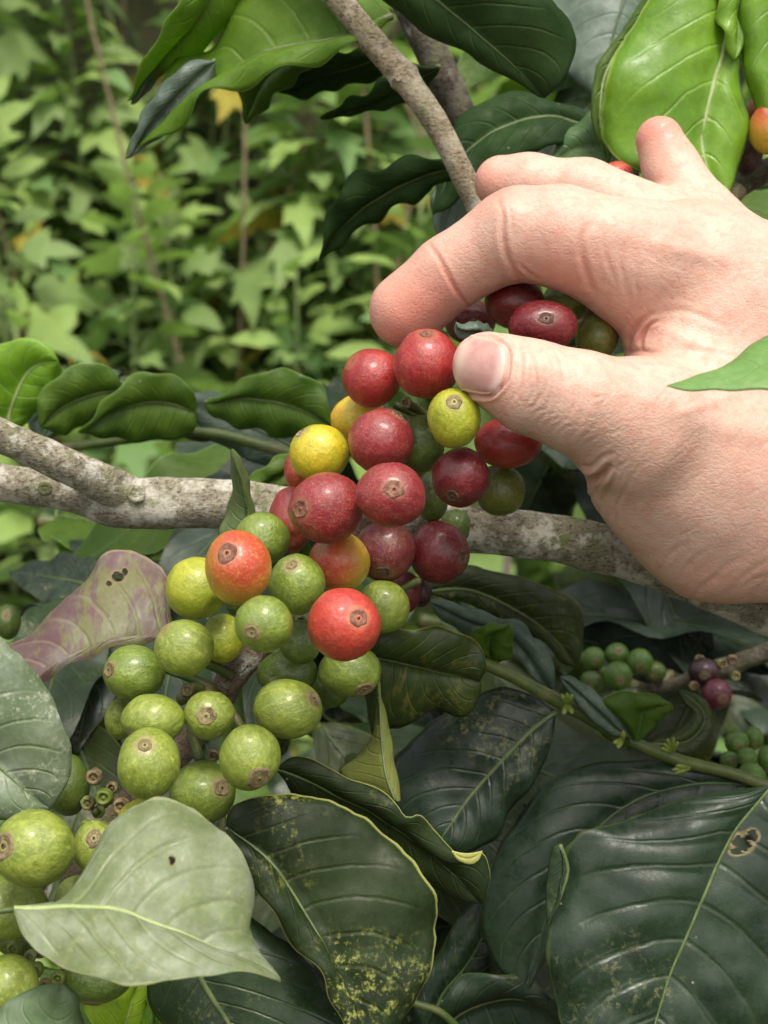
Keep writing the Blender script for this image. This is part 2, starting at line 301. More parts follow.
# ============================================================ coffee leaves placed where the photo shows them
def leaf_part(parent, mid, L, Rr, z=(0, 0), e=(6, 6), mat='dark', rib='vein', wave=.8, fw=4.0, nv=9, camber=1.0, label=None, holes=(), nu=56, bow=0.0, name='leaf', ribw=.85, pil=.2, hh=9):
    mid = [(*p[:2],) for p in mid]; b, tp = mid[0], mid[-1]
    L = [b]+[p for p in L if tuple(p) not in (b, tp)]+[tp]; Rr = [b]+[p for p in Rr if tuple(p) not in (b, tp)]+[tp]
    m = spline(mid, nu+1); l = spline(L, nu+1); r = spline(Rr, nu+1); u = np.linspace(0, 1, nu+1)
    sn = np.sin(math.pi*u)**.7
    zm = z[0]+(z[1]-z[0])*u + bow*np.sin(math.pi*u)
    wm = Pn(np.c_[m, zm]); wl = Pn(np.c_[l, zm+e[0]*sn]); wr = Pn(np.c_[r, zm+e[1]*sn])
    rowsz = 2*hh+1; V = np.zeros((nu+1, rowsz, 3)); vv = np.linspace(-1, 1, rowsz)
    for j, v in enumerate(vv):
        a = abs(v); E = wl if v < 0 else wr; V[:, j] = wm*(1-a)+E*a
    du = np.gradient(V, axis=0); dv = np.gradient(V, axis=1); N = np.cross(du, dv); N /= np.linalg.norm(N, axis=2)[:, :, None]+1e-12
    flip = np.sign((N @ np.array(FW[:])).mean()) or 1; N = -N*flip           # towards the viewer's side
    U, VV = np.meshgrid(u, vv, indexing='ij'); A = np.abs(VV); ph = hash(str(mid[0])) % 7 if False else (mid[0][0]*.13+mid[0][1]*.07)
    S = np.sin(math.pi*U)**.5
    d = camber*.0022*(A*(1-A)*4)*S
    d += wave*.0016*np.sin(2*math.pi*fw*U+ph+np.where(VV < 0, 0, 1.9))*A**2.5*S
    d += pil*.0009*np.abs(np.sin(math.pi*(U*nv-A**1.25*2.2+.0)))*np.minimum(1, A*5)*(1-A**4)*S
    nz = np.array([noise.noise(Vector(p)*55+Vector((ph, 0, 0))) for p in V.reshape(-1, 3)]).reshape(V.shape[:2]); d += .0016*nz*S + .0007*S*np.array([noise.noise(Vector(p)*150+Vector((ph, 4, 0))) for p in V.reshape(-1, 3)]).reshape(V.shape[:2])
    ez = np.array([noise.noise(Vector(p)*260) for p in V[:, [0, -1]].reshape(-1, 3)]).reshape(nu+1, 2)
    V = V + N*d[:, :, None]
    for kk, jj in ((0, 0), (1, rowsz-1)): V[:, jj] += (V[:, jj]-V[:, hh])*(ez[:, kk]*.035)[:, None]
    V = V.reshape(-1, 3); uv = np.c_[U.ravel(), (VV.ravel()+1)/2]
    Fc = []
    if holes:
        d3 = (V-np.array(CAM[:])) @ M3.T; px = 384+d3[:, 0]/d3[:, 2]*F; py = 512-d3[:, 1]/d3[:, 2]*F
    for i in range(nu):
        for j in range(rowsz-1):
            f = (i*rowsz+j, i*rowsz+j+1, (i+1)*rowsz+j+1, (i+1)*rowsz+j)
            if holes:
                cx, cy = px[list(f)].mean(), py[list(f)].mean()
                if any(math.hypot((cx-h[0])/h[2], (cy-h[1])/h[3]) < 1+.6*noise.noise(Vector((cx*.25, cy*.25, 0))) for h in holes): continue
            Fc.append(f)
    at = None
    if holes:
        dd = np.min([np.hypot((px-h[0])/(h[2]*1.6), (py-h[1])/(h[3]*1.6)) for h in holes], axis=0); at = {'dmg': np.clip(1.35-dd, 0, 1)}
    o = mesh_obj(name, V, Fc, G[mat] if isinstance(mat, str) else mat, parent, origin=Pn(np.array([[*m[0], zm[0]]]))[0], uv=uv, attrs=at)
    sm = o.modifiers.new('thick', 'SOLIDIFY'); sm.thickness = .00032; sm.offset = 0
    if label: o['label'] = label
    Vg = V.reshape(nu+1, rowsz, 3); cen = Vg[::2, hh]; k = len(cen); s = np.linspace(0, 1, k)
    dm = (D0+zm.mean()/1000)/D0
    tv, tf = tube_geo(cen, (.00058*(1-s)**.7+.00012)*dm*ribw, 8)
    mesh_obj('midrib', tv, tf, G[rib], o)
    return o
def thing_at(name, x, y, z, label, cat, group=None): return empty(name, P(x, y, z), label, cat, group)
def stem(parent, pts, mat, n=50, rough=.06, name='stem', ns=14, freq=110, label=None):
    v, f = px_tube(pts, n, ns=ns, rough=rough, freq=freq, seed=pts[0][0]*.01)
    o = mesh_obj(name, v, f, G[mat], parent)
    if label: o['label'] = label
    return o
GR = 'branches and shoots of the coffee shrub'
# ---- thick grey branch across the picture
t = thing_at('coffee_branch', -60, 480, 34, 'thick grey lichen-spotted branch crossing the picture behind the cherries, forked at its left end', 'branch', GR)
stem(t, [(-160, 462, 30, 22), (-40, 476, 40, 20), (60, 491, 40, 19), (130, 503, 38, 26), (200, 503, 38, 26), (260, 508, 38, 25), (360, 520, 38, 24), (470, 529, 36, 23.5), (560, 540, 36, 24), (650, 562, 38, 24), (760, 610, 42, 22), (860, 650, 50, 22), (1000, 720, 60, 20)], 'bark', 200, .10, 'limb', 28, 80)
stem(t, [(-140, 366, 4, 16), (-40, 414, 10, 16), (0, 436, 14, 16.5), (50, 458, 20, 17.5), (100, 482, 30, 19), (130, 496, 38, 20), (155, 503, 46, 13), (180, 506, 52, 6)], 'bark', 90, .10, 'limb', 24, 80)
def knob(parent, x, y, z, r, mat, name='knot', sq=.6, seed=0, ring=True):
    V = []; Fc = []; n = 18; m = 9; c = Pn([[x, y, z]])[0]; rr = r/F*(D0+z/1000); fwv = np.array(FW[:]); rt = np.array(RT[:]); upv = np.array(UP[:])
    prof = [(1.0, -.5), (1.05, .1), (.9, .42), (.68, .5), (.5, .3), (.4, .18), (.25, .3), (.1, .36), (.02, .36)] if ring else [(math.cos(a), math.sin(a)) for a in np.linspace(-.6, 1.5, 9)]
    for (q, h) in prof:
        for k in range(n):
            a = 2*math.pi*k/n; w = 1+.18*noise.noise(Vector((math.cos(a)*2+seed, math.sin(a)*2, q)))
            V.append(c+(rt*math.cos(a)+upv*math.sin(a))*q*rr*w-fwv*h*rr*sq)
    for i in range(m-1):
        for k in range(n): Fc.append((i*n+k, i*n+(k+1) % n, (i+1)*n+(k+1) % n, (i+1)*n+k))
    Fc.append([(m-1)*n+k for k in range(n)])
    return mesh_obj(name, V, Fc, G[mat], parent)
knob(t, 45, 489, 33.5-1.5, 7, 'bark3', seed=3); knob(t, 136, 494, 34-4, 9, 'bark', seed=5)
# ---- upper diagonal branch and its leaves
t = thing_at('coffee_branch', 470, 210, 55, 'slim tan branch slanting down from the top edge to behind the fingers', 'branch', GR)
stem(t, [(270, -110, 40, 13), (322, -25, 44, 13), (365, 32, 46, 13), (398, 70, 48, 14.5), (404, 77, 48, 16), (412, 88, 48, 13.5), (440, 130, 50, 12.5), (470, 190, 53, 12), (500, 260, 60, 11.5), (520, 330, 70, 11)], 'bark2', 160, .06, 'stem', 20, 120)
for x, y in ((347, 12), (398, 78), (409, 74)): knob(t, x, y, 44.5, 4, 'bark2', sq=.8, seed=x)
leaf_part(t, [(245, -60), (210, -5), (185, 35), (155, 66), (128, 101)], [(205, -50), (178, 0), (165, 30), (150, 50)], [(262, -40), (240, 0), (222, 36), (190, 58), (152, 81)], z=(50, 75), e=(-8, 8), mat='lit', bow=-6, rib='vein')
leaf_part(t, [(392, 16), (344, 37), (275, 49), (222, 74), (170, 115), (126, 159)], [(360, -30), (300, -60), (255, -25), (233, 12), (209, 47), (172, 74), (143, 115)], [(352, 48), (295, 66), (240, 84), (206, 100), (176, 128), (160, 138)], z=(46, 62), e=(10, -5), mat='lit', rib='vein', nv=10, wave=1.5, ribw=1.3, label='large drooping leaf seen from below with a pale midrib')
leaf_part(t, [(215, 60), (185, 88), (150, 125), (127, 158)], [(190, 62), (165, 84), (143, 114)], [(212, 84), (183, 109), (160, 137)], z=(54, 60), e=(-3, 3), mat='glauc', name='leaf', wave=.6)
leaf_part(t, [(180, 18), (158, 55), (131, 104)], [(172, 23), (152, 48)], [(186, 30), (165, 70), (152, 82)], z=(60, 76), e=(-3, 3), mat='glauc', wave=.6)
leaf_part(t, [(335, 35), (290, 62), (262, 90), (246, 124)], [(290, 42), (250, 62), (238, 88)], [(322, 60), (288, 88), (262, 112)], z=(70, 88), e=(4, -4), mat='under')
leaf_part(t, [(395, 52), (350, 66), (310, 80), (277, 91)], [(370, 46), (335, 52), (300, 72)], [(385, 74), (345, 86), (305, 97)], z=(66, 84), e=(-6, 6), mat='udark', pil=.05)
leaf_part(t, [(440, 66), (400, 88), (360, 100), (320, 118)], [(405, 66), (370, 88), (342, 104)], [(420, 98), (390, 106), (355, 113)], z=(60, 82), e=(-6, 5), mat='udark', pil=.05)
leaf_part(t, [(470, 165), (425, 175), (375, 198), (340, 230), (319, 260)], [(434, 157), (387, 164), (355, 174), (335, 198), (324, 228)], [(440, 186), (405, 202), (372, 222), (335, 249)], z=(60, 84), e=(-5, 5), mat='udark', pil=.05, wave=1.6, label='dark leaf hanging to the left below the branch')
leaf_part(t, [(340, -75), (400, -30), (460, 20), (510, 62), (545, 98)], [(380, -5), (430, 34), (480, 62), (517, 84)], [(430, -80), (520, -30), (560, 8), (576, 42), (566, 76)], z=(30, 42), e=(6, -6), mat='udark', pil=.05, nv=11, ribw=.8, label='large dark leaf rounded at its tip against the top edge')
# ---- second stem behind
t = thing_at('coffee_branch', 480, 150, 90, 'grey-brown stem half hidden behind the slim tan branch at the top', 'branch', GR)
stem(t, [(380, -60, 82, 17), (415, 15, 85, 17), (440, 70, 88, 17), (462, 120, 92, 16), (500, 220, 100, 16), (540, 330, 110, 15)], 'bark3', 90, .07, 'stem', 18, 100)
leaf_part(t, [(620, -70), (628, -20), (612, 40), (600, 102)], [(560, -40), (545, 15), (565, 70)], [(660, -40), (650, 20), (625, 80)], z=(120, 110), e=(8, 8), mat='glauc', rib='veind')
leaf_part(t, [(600, 130), (550, 118), (500, 130), (455, 165), (433, 215)], [(575, 108), (514, 92), (478, 103), (448, 140)], [(580, 142), (540, 152), (490, 170), (450, 205)], z=(80, 75), e=(4, -4), mat='udark', pil=.05, nv=9)
leaf_part(t, [(480, 150), (462, 180), (448, 215), (440, 240)], [(455, 150), (435, 180), (432, 215)], [(500, 175), (480, 215), (455, 240)], z=(92, 88), e=(3, -3), mat='glauc', rib='veind')
leaf_part(t, [(640, 170), (600, 150), (575, 150), (548, 165)], [(620, 120), (590, 114), (560, 138)], [(630, 200), (590, 185), (560, 175)], z=(72, 76), e=(3, -3), mat=leaf_mat('leaf_mid', (.07, .15, .05), (.09, .18, .06), (.2, .3, .1), rough=.4, transl=.25), rib='vein')
# ---- bright leaves top right
t = thing_at('coffee_shoot', 765, -60, 60, 'young shoot with glossy bright green leaves in the top right corner above the fingertips', 'shoot', GR)
stem(t, [(700, -160, 62, 5), (760, -80, 60, 6), (830, -10, 62, 7), (850, 80, 66, 7), (860, 200, 70, 7)], 'twig', 40, .04)
leaf_part(t, [(768, -75), (738, -20), (723, 50), (710, 98), (703, 150), (723, 206)], [(690, -60), (648, 0), (633, 25), (610, 66), (602, 106), (606, 140), (625, 166), (670, 190)], [(745, -30), (722, 0), (718, 20), (733, 45), (745, 90), (747, 130), (738, 170)], z=(58, 48), e=(-4, 5), mat='bright', rib='veinb', nv=8, camber=1.6, ribw=1.5, wave=1.0, pil=.6, nu=80, label='broad bright green leaf lit from above, behind the upright fingertip')
leaf_part(t, [(735, -40), (660, 0), (612, 60), (600, 110), (608, 166)], [(680, -30), (617, 44), (597, 78), (594, 121)], [(700, 20), (640, 60), (620, 120)], z=(66, 60), e=(3, 3), mat='under', rib='veinb')
leaf_part(t, [(760, -60), (738, 0), (738, 35), (733, 60)], [(722, -25), (717, 14), (722, 34)], [(770, -20), (752, 20), (744, 45)], z=(56, 50), e=(-3, 3), mat='bright', rib='veinb')
leaf_part(t, [(800, -60), (775, 10), (780, 80), (800, 170)], [(752, -30), (739, 20), (741, 50), (752, 98), (768, 137)], [(850, -30), (860, 60), (840, 140)], z=(50, 48), e=(4, 6), mat='bright', rib='veinb', nv=8, pil=.6, camber=1.4, label='bright green leaf cut off by the right edge')
t = thing_at('coffee_branch', 800, 190, 70, 'lichen-covered twig bearing dark cherries at the right edge below the bright leaves', 'branch', GR)
stem(t, [(640, 270, 90, 9), (715, 205, 84, 11), (745, 182, 82, 12), (790, 160, 78, 12), (880, 120, 74, 12)], 'bark3', 60, .1, 'stem', 16, 120)
# ---- leaf tip in front of the wrist
t = thing_at('coffee_shoot', 980, 330, -52, 'mid-green leaf tip poking in from the right edge in front of the wrist', 'leaf', GR)
stem(t, [(905, 350, -56, 4), (980, 330, -52, 4), (1100, 310, -48, 5)], 'twig', 12, .03)
leaf_part(t, [(905, 350), (840, 352), (768, 364), (715, 377), (667, 386)], [(840, 305), (768, 337), (720, 366)], [(860, 410), (800, 405), (768, 389), (700, 390)], z=(-56, -56), e=(9, -6), wave=.1, camber=.3, pil=.1, ribw=.5, mat=leaf_mat('leaf_fresh', (.15, .30, .07), (.19, .35, .10), (.28, .42, .16), rough=.45, transl=.3, tcol=(.2, .45, .06)), rib='vein', label=None)
# ---- shoot behind the thick branch on the left
t = thing_at('coffee_shoot', 200, 470, 110, 'leafy shoot with four arching green leaves behind the left half of the thick branch', 'shoot', GR)
stem(t, [(20, 455, 120, 5), (120, 440, 116, 5), (200, 432, 112, 5), (260, 445, 110, 6), (340, 470, 106, 6)], 'twig', 40, .04)
leaf_part(t, [(5, 440), (12, 405), (30, 370), (58, 360)], [(-50, 420), (-30, 360), (0, 345), (24, 338), (46, 344)], [(35, 415), (55, 390), (62, 374)], z=(118, 110), e=(-4, 6), mat='bright', rib='veinb', wave=.5)
leaf_part(t, [(125, 390), (96, 394), (66, 405), (40, 426)], [(114, 372), (92, 363), (60, 374), (38, 398)], [(112, 408), (86, 424), (60, 434)], z=(112, 104), e=(-5, 6), mat='under', wave=.6)
leaf_part(t, [(197, 412), (160, 402), (120, 408), (78, 432)], [(190, 386), (150, 372), (118, 387), (100, 410)], [(190, 434), (150, 440), (110, 438)], z=(104, 98), e=(-5, 6), mat='under', wave=.8)
leaf_part(t, [(205, 402), (245, 398), (290, 405), (332, 425)], [(225, 392), (262, 372), (300, 372), (325, 392)], [(215, 418), (250, 428), (300, 440), (330, 436)], z=(98, 90), e=(-4, 6), mat='under', wave=1.2)
leaf_part(t, [(330, 448), (300, 462), (270, 478), (250, 500)], [(300, 448), (268, 462), (245, 485)], [(320, 470), (290, 490), (265, 500)], z=(80, 76), e=(-3, 3), mat='under')
leaf_part(t, [(220, 440), (180, 415), (140, 400), (90, 380)], [(190, 405), (140, 380), (110, 376)], [(190, 440), (140, 425), (100, 395)], z=(126, 124), e=(3, 3), mat='dark')
leaf_part(t, [(330, 470), (280, 440), (230, 420), (180, 400)], [(290, 430), (240, 400), (200, 392)], [(300, 480), (240, 455), (200, 430)], z=(126, 124), e=(3, 3), mat='glauc', rib='veind')
leaf_part(t, [(40, 440), (70, 400), (95, 380), (120, 372)], [(30, 420), (60, 390), (90, 372)], [(70, 430), (100, 400), (118, 385)], z=(122, 118), e=(3, 3), mat='glauc', rib='veind')
# ---- small upright leaf in front of the thick branch
t = thing_at('coffee_shoot', 240, 560, 16, 'small folded upright leaf standing in front of the thick branch above the cherries', 'leaf', GR)
leaf_part(t, [(240, 552), (247, 515), (242, 485), (232, 449)], [(220, 540), (226, 508), (231, 480)], [(260, 540), (256, 508), (249, 478), (240, 460)], z=(18, 10), camber=.15, pil=0, ribw=.6, e=(7, 3), mat=leaf_mat('leaf_olive', (.10, .15, .05), (.14, .19, .07), (.3, .34, .15), rough=.5, transl=.25), rib='vein', wave=.2)
# ---- left leaves
t = thing_at('coffee_shoot', 175, 650, 8, 'purple-tinged leaf with a ragged hole left of the cherries', 'leaf', GR)
leaf_part(t, [(176, 634), (120, 640), (80, 654), (40, 672), (-8, 700)], [(170, 610), (168, 582), (155, 562), (128, 550), (104, 556), (80, 585), (44, 624), (8, 644), (-16, 668)], [(150, 642), (110, 650), (72, 665), (42, 682), (18, 698)], z=(4, -6), e=(14, -2), mat='purple', rib='vein', nv=7, nu=260, hh=46, holes=[(118, 577, 5.5, 4.2), (109, 584, 2.6, 2.2), (125, 572, 2.5, 3)], camber=.8, wave=.4)
t = thing_at('coffee_shoot', -90, 690, -40, 'large dull grey-green leaf cut by the left edge with white specks near its tip', 'leaf', GR)
leaf_part(t, [(-110, 680), (-50, 728), (0, 768), (25, 790), (50, 809)], [(-90, 620), (-30, 625), (10, 645), (40, 678), (60, 712), (71, 748), (68, 780)], [(-110, 780), (-40, 815), (0, 820), (25, 816)], z=(-30, -24), e=(0, -4), mat=leaf_mat('leaf_grey_green', (.105, .15, .075), (.15, .195, .11), (.24, .31, .12), rough=.42, transl=.2, dust=.45, spots=(.6, .62, .5), spot_amt=.7), rib='vein', ribw=1.6, wave=.6)
t = thing_at('coffee_shoot', 0, 905, -70, 'pale grey-green folded leaf pointing right in the foreground at the bottom left', 'leaf', GR)
stem(t, [(-70, 930, -66, 3), (-20, 915, -64, 3), (16, 909, -62, 3)], 'twig', 12, .02, 'petiole')
leaf_part(t, [(14, 909), (73, 906), (117, 909), (157, 924), (204, 944), (248, 964), (280, 982)], [(55, 906), (72, 903), (86, 870), (106, 829), (139, 806), (160, 799), (190, 806), (219, 829), (244, 862), (253, 895), (248, 917), (255, 950)], [(26, 939), (55, 962), (102, 981), (146, 984), (204, 977), (245, 974)], z=(-62, -58), e=(16, -10), mat='pale', rib='veinb', nv=8, nu=300, hh=50, holes=[(172, 861, 2.6, 4)], camber=.7, wave=.25, ribw=1.2)
t = thing_at('coffee_shoot', 10, 1100, -70, 'dull green leaf tip poking up at the bottom left corner', 'leaf', GR)
leaf_part(t, [(0, 1100), (30, 1060), (55, 1020), (62, 984)], [(-60, 1060), (-10, 1015), (35, 988)], [(60, 1080), (82, 1030), (78, 1000)], z=(-60, -56), e=(3, 5), mat=leaf_mat('leaf_dull', (.09, .15, .06), (.12, .18, .08), (.2, .26, .12), rough=.5, transl=.2, dust=.3), rib='vein')
t = thing_at('coffee_shoot', 120, 1080, 10, 'tender yellow-green young leaves under the pale foreground leaf', 'shoot', GR)
leaf_part(t, [(110, 1090), (118, 1040), (130, 1005), (140, 975)], [(85, 1060), (90, 1020), (92, 998), (118, 985)], [(125, 1060), (135, 1030), (150, 990)], z=(0, 12), e=(-4, 6), mat='yellow', rib='veinb', wave=1.6)
leaf_part(t, [(160, 1080), (158, 1040), (150, 1010), (148, 975)], [(140, 1050), (143, 1015), (145, 990)], [(175, 1060), (170, 1020), (156, 990)], z=(4, 14), e=(-2, 5), mat='bright', rib='veinb')
# ---- dark leaves bottom centre
t = thing_at('coffee_shoot', 200, 830, 20, 'dark mottled leaves with yellow margins fanning out below the green cherries', 'shoot', GR)
stem(t, [(190, 730, 24, 6), (210, 790, 20, 5), (222, 830, 14, 4), (190, 900, 16, 4)], 'twig', 20, .03)
leaf_part(t, [(226, 828), (270, 862), (305, 913), (333, 964), (358, 1022), (372, 1075)], [(229, 845), (250, 880), (278, 922), (312, 966), (338, 1010), (350, 1050)], [(233, 806), (262, 796), (298, 795), (333, 802), (368, 820), (398, 845), (420, 870), (437, 896), (438, 925), (432, 964), (412, 1004), (388, 1045)], z=(-14, -22), e=(-4, 6), mat='mottled', rib='vein', nv=9, ribw=1.0, nu=80, wave=.8, pil=.5, label='broad dark mottled leaf with a thin yellow margin')
leaf_part(t, [(276, 768), (335, 792), (395, 828), (445, 868), (482, 903)], [(294, 757), (329, 767), (364, 783), (395, 800), (406, 812), (420, 813), (434, 835), (458, 853), (482, 852), (490, 876)], [(300, 800), (360, 840), (420, 880), (455, 898)], z=(2, 10), e=(-2, 8), mat='mottled', rib='vein', nv=9, wave=.8, label='dark mottled leaf behind with a curled yellow rim')
leaf_part(t, [(452, 851), (460, 857), (470, 858), (482, 851)], [(460, 853), (470, 853)], [(458, 860), (470, 864), (478, 860)], z=(2, 2), e=(0, 0), mat='rim', wave=0, camber=.1, pil=0, nu=16, rib='veind', ribw=.2, name='curled_rim')
leaf_part(t, [(170, 900), (199, 975), (232, 1030), (260, 1100)], [(140, 950), (146, 990), (165, 1035), (210, 1090)], [(230, 905), (256, 922), (300, 953), (340, 998), (366, 1045), (350, 1110)], z=(-8, -16), e=(4, 3), mat='dark', rib='vein', nv=9, ribw=1.6, label='dark green leaf at the bottom edge with a pale midrib')
leaf_part(t, [(395, 800), (385, 770), (380, 735), (378, 676)], [(340, 774), (356, 753), (372, 728), (376, 700)], [(400, 800), (396, 770), (391, 735), (383, 700)], z=(4, 14), e=(7, 2), mat=leaf_mat('leaf_yellowish', (.15, .175, .035), (.20, .22, .05), (.30, .31, .12), rough=.5, transl=.35), rib='vein', wave=.1, pil=0, camber=.15, ribw=.6, label='narrow folded yellowish leaf pointing up')
# ---- leaves right of the cluster
t = thing_at('coffee_shoot', 470, 660, 40, 'green leafy twig running right from the cherry cluster with small buds at its joints', 'shoot', GR)
stem(t, [(400, 640, 34, 6), (450, 655, 38, 6.5), (490, 666, 40, 6.5), (530, 686, 42, 6.5), (568, 706, 44, 7.5), (585, 716, 44, 6), (622, 738, 46, 6.5), (630, 741, 46, 6), (672, 758, 46, 6.5), (700, 766, 44, 6.5), (740, 776, 44, 6), (800, 800, 44, 6)], 'twig', 110, .08, 'stem', 14, 160)
leaf_part(t, [(360, 655), (400, 662), (440, 672), (480, 680)], [(379, 634), (407, 628), (438, 627), (463, 634), (482, 650), (486, 668)], [(372, 735), (392, 731), (413, 721), (438, 711), (466, 715), (480, 696)], z=(20, 26), e=(-4, 5), mat='brown', nv=8, wave=.6, rib='veind', ribw=.7, label='olive-brown blotched leaf with a blunt end right of the red cherry')
leaf_part(t, [(424, 592), (470, 590), (520, 612), (555, 640), (578, 668)], [(440, 566), (470, 566), (501, 573), (547, 587), (576, 602), (585, 622), (582, 648)], [(454, 600), (501, 617), (535, 636), (560, 660)], z=(70, 76), e=(2, 4), mat='brown', nv=9)
leaf_part(t, [(428, 600), (472, 618), (515, 640), (553, 690)], [(454, 600), (474, 608), (513, 617), (536, 637), (552, 658), (556, 677)], [(446, 622), (475, 638), (510, 658), (538, 676)], z=(60, 54), e=(-3, 3), mat='glauc', rib='veind', nv=9)
leaf_part(t, [(492, 662), (488, 645), (492, 632), (508, 624)], [(476, 650), (472, 638), (482, 627)], [(510, 658), (513, 640), (512, 630)], z=(44, 36), e=(-2, 2), mat='under', wave=.3)
leaf_part(t, [(556, 712), (530, 732), (496, 767), (465, 803), (436, 848)], [(530, 694), (491, 690), (436, 720), (398, 752), (386, 792), (400, 830)], [(553, 735), (546, 760), (527, 792), (508, 815), (494, 840), (462, 852)], z=(44, 40), e=(8, 0), mat='darkb', rib='vein', nv=9, ribw=1.1, pil=.7, label='broad dark blue-green leaf with a pale midrib hanging down left')
leaf_part(t, [(630, 735), (605, 715), (585, 695), (561, 676)], [(610, 706), (590, 690), (572, 677)], [(612, 735), (590, 718), (570, 694)], z=(42, 34), e=(-2, 2), mat='glauc', rib='veind', wave=.2)
leaf_part(t, [(634, 740), (640, 722), (645, 708), (670, 702)], [(620, 720), (600, 700), (628, 693), (655, 695)], [(648, 730), (662, 716), (672, 708)], z=(42, 36), e=(-3, 3), mat='under', wave=.3, rib='veind')
leaf_part(t, [(650, 745), (690, 740), (705, 715), (680, 690)], [(670, 735), (690, 715), (682, 700)], [(680, 760), (705, 740), (705, 705)], z=(54, 60), e=(2, 3), mat='brown', wave=.3)
leaf_part(t, [(760, 785), (690, 785), (620, 810), (560, 880), (525, 995)], [(740, 770), (660, 762), (600, 762), (545, 785), (500, 845), (480, 915), (495, 962)], [(740, 830), (650, 860), (590, 900), (552, 950)], z=(46, 40), e=(6, 2), mat='darkb', rib='veind', nv=10, ribw=.7, label='dark blue-green leaf behind the largest leaf, curving down to a point')
leaf_part(t, [(772, 785), (753, 808), (732, 836), (708, 883), (688, 930), (668, 980), (650, 1040), (620, 1110)], [(725, 792), (680, 800), (620, 822), (580, 833), (562, 860), (553, 905), (547, 950), (553, 992), (575, 1060)], [(810, 800), (860, 850), (880, 920), (850, 1000), (760, 1080), (680, 1110)], z=(16, 2), e=(4, 8), mat='darkb', rib='vein', nv=10, ribw=.9, pil=.6, camber=1.6, nu=300, hh=50, holes=[(742, 843, 8, 7), (752, 836, 5, 5), (736, 852, 5, 3)], label='largest dark leaf at the bottom right with dusty blotches and an insect hole by its midrib')
leaf_part(t, [(560, 845), (568, 870), (560, 900), (548, 925)], [(552, 850), (546, 890)], [(565, 865), (560, 900)], z=(8, 6), e=(2, -2), mat='dark', wave=.1, camber=.2)
t = thing_at('coffee_shoot', 420, 1060, 40, 'glossy dark leaf low at the bottom edge right of the mottled leaf', 'shoot', GR)
stem(t, [(380, 960, 40, 3), (410, 1000, 40, 4), (440, 1012, 40, 4), (470, 1040, 42, 4)], 'twig', 20, .03)
leaf_part(t, [(420, 1050), (470, 1010), (530, 1000), (590, 1050)], [(440, 1000), (470, 975), (520, 974), (560, 1000)], [(440, 1080), (500, 1070), (560, 1080)], z=(44, 44), e=(-3, 6), mat='darkb', rib='vein')
leaf_part(t, [(430, 1045), (440, 1000), (470, 960), (500, 900)], [(415, 1000), (440, 950), (470, 905)], [(455, 1030), (490, 980), (505, 930)], z=(60, 64), e=(3, 3), mat='darkb', rib='veind')
def budcluster(parent, spots, mat='bud', name='bud'):
    for (x, y, z, ang, ln, rr) in spots:
        a = R(ang); v, f = px_tube([(x, y, z, rr*.6), (x+math.cos(a)*ln*.4, y-math.sin(a)*ln*.4, z-1, rr), (x+math.cos(a)*ln*.8, y-math.sin(a)*ln*.8, z-2, rr*.9), (x+math.cos(a)*ln, y-math.sin(a)*ln, z-2.5, rr*.3)], 9, ns=9)
        mesh_obj(name, v, f, G[mat], parent)
tw = bpy.data.objects[[o.name for o in bpy.data.objects if o.get('label', '').startswith('green leafy twig')][0]]
budcluster(tw, [(672, 752, 40, a, l, 2.6) for a, l in ((60, 12), (85, 15), (110, 14), (135, 12), (160, 12))]+[(690, 768, 38, a, l, 2.6) for a, l in ((170, 14), (185, 18), (200, 16))]+[(622, 740, 38, a, 9, 3) for a in (200, 240, 80)]+[(567, 704, 36, a, 11, 3.2) for a in (90, 60, 250, 120, 300)])
# ============================================================ fruiting branch
t = thing_at('fruiting_branch', 240, 670, 18, 'brown woody twig with short green stalks inside the cherry cluster', 'branch', GR)
stem(t, [(-80, 1090, 30, 12), (0, 985, 26, 13), (60, 890, 22, 13), (120, 810, 20, 13), (170, 765, 20, 13), (212, 712, 17, 13), (232, 676, 14, 15), (258, 645, 15, 15), (300, 600, 22, 11), (350, 540, 28, 10), (400, 480, 30, 9), (450, 420, 32, 9), (510, 370, 34, 8), (580, 320, 38, 8), (660, 260, 50, 8), (740, 190, 62, 8)], 'woody', 200, .14, 'stem', 20, 130)
knob(t, 240, 664, 10, 7, 'woody', seed=2)
def stalk(x0, y0, x1, y1, z0, z1, r0, r1, mat='twig', name='fruit_stalk'):
    v, f = px_tube([(x0, y0, z0, r0), ((x0+x1)/2+1, (y0+y1)/2-1, (z0+z1)/2, (r0+r1)/2), (x1, y1, z1, r1)], 8, ns=9, rough=.1, freq=400); mesh_obj(name, v, f, G[mat], t)
for a in [(215, 690, 165, 668, 10, 8, 5, 5), (215, 690, 180, 700, 10, 2, 5, 6), (200, 690, 186, 690, 6, 0, 6, 6.5), (222, 700, 245, 735, 12, 8, 5, 5), (190, 735, 200, 760, 12, 8, 5, 5),
          (232, 676, 200, 660, 10, 6, 5, 6), (430, 420, 406, 404, 14, 8, 4, 5.5), (430, 425, 395, 405, 20, 12, 4, 4), (280, 620, 302, 622, 16, 6, 4, 5), (110, 800, 95, 812, 8, -6, 4, 4), (400, 590, 420, 580, 14, 14, 4, 4), (60, 880, 40, 930, 8, 0, 5, 5), (560, 345, 610, 335, 26, 22, 4, 4)]: stalk(*a)
def husk(x, y, z, r, mat='husk', seed=0): return knob(t, x, y, z, r, mat, 'dried_calyx', 1.6, seed)
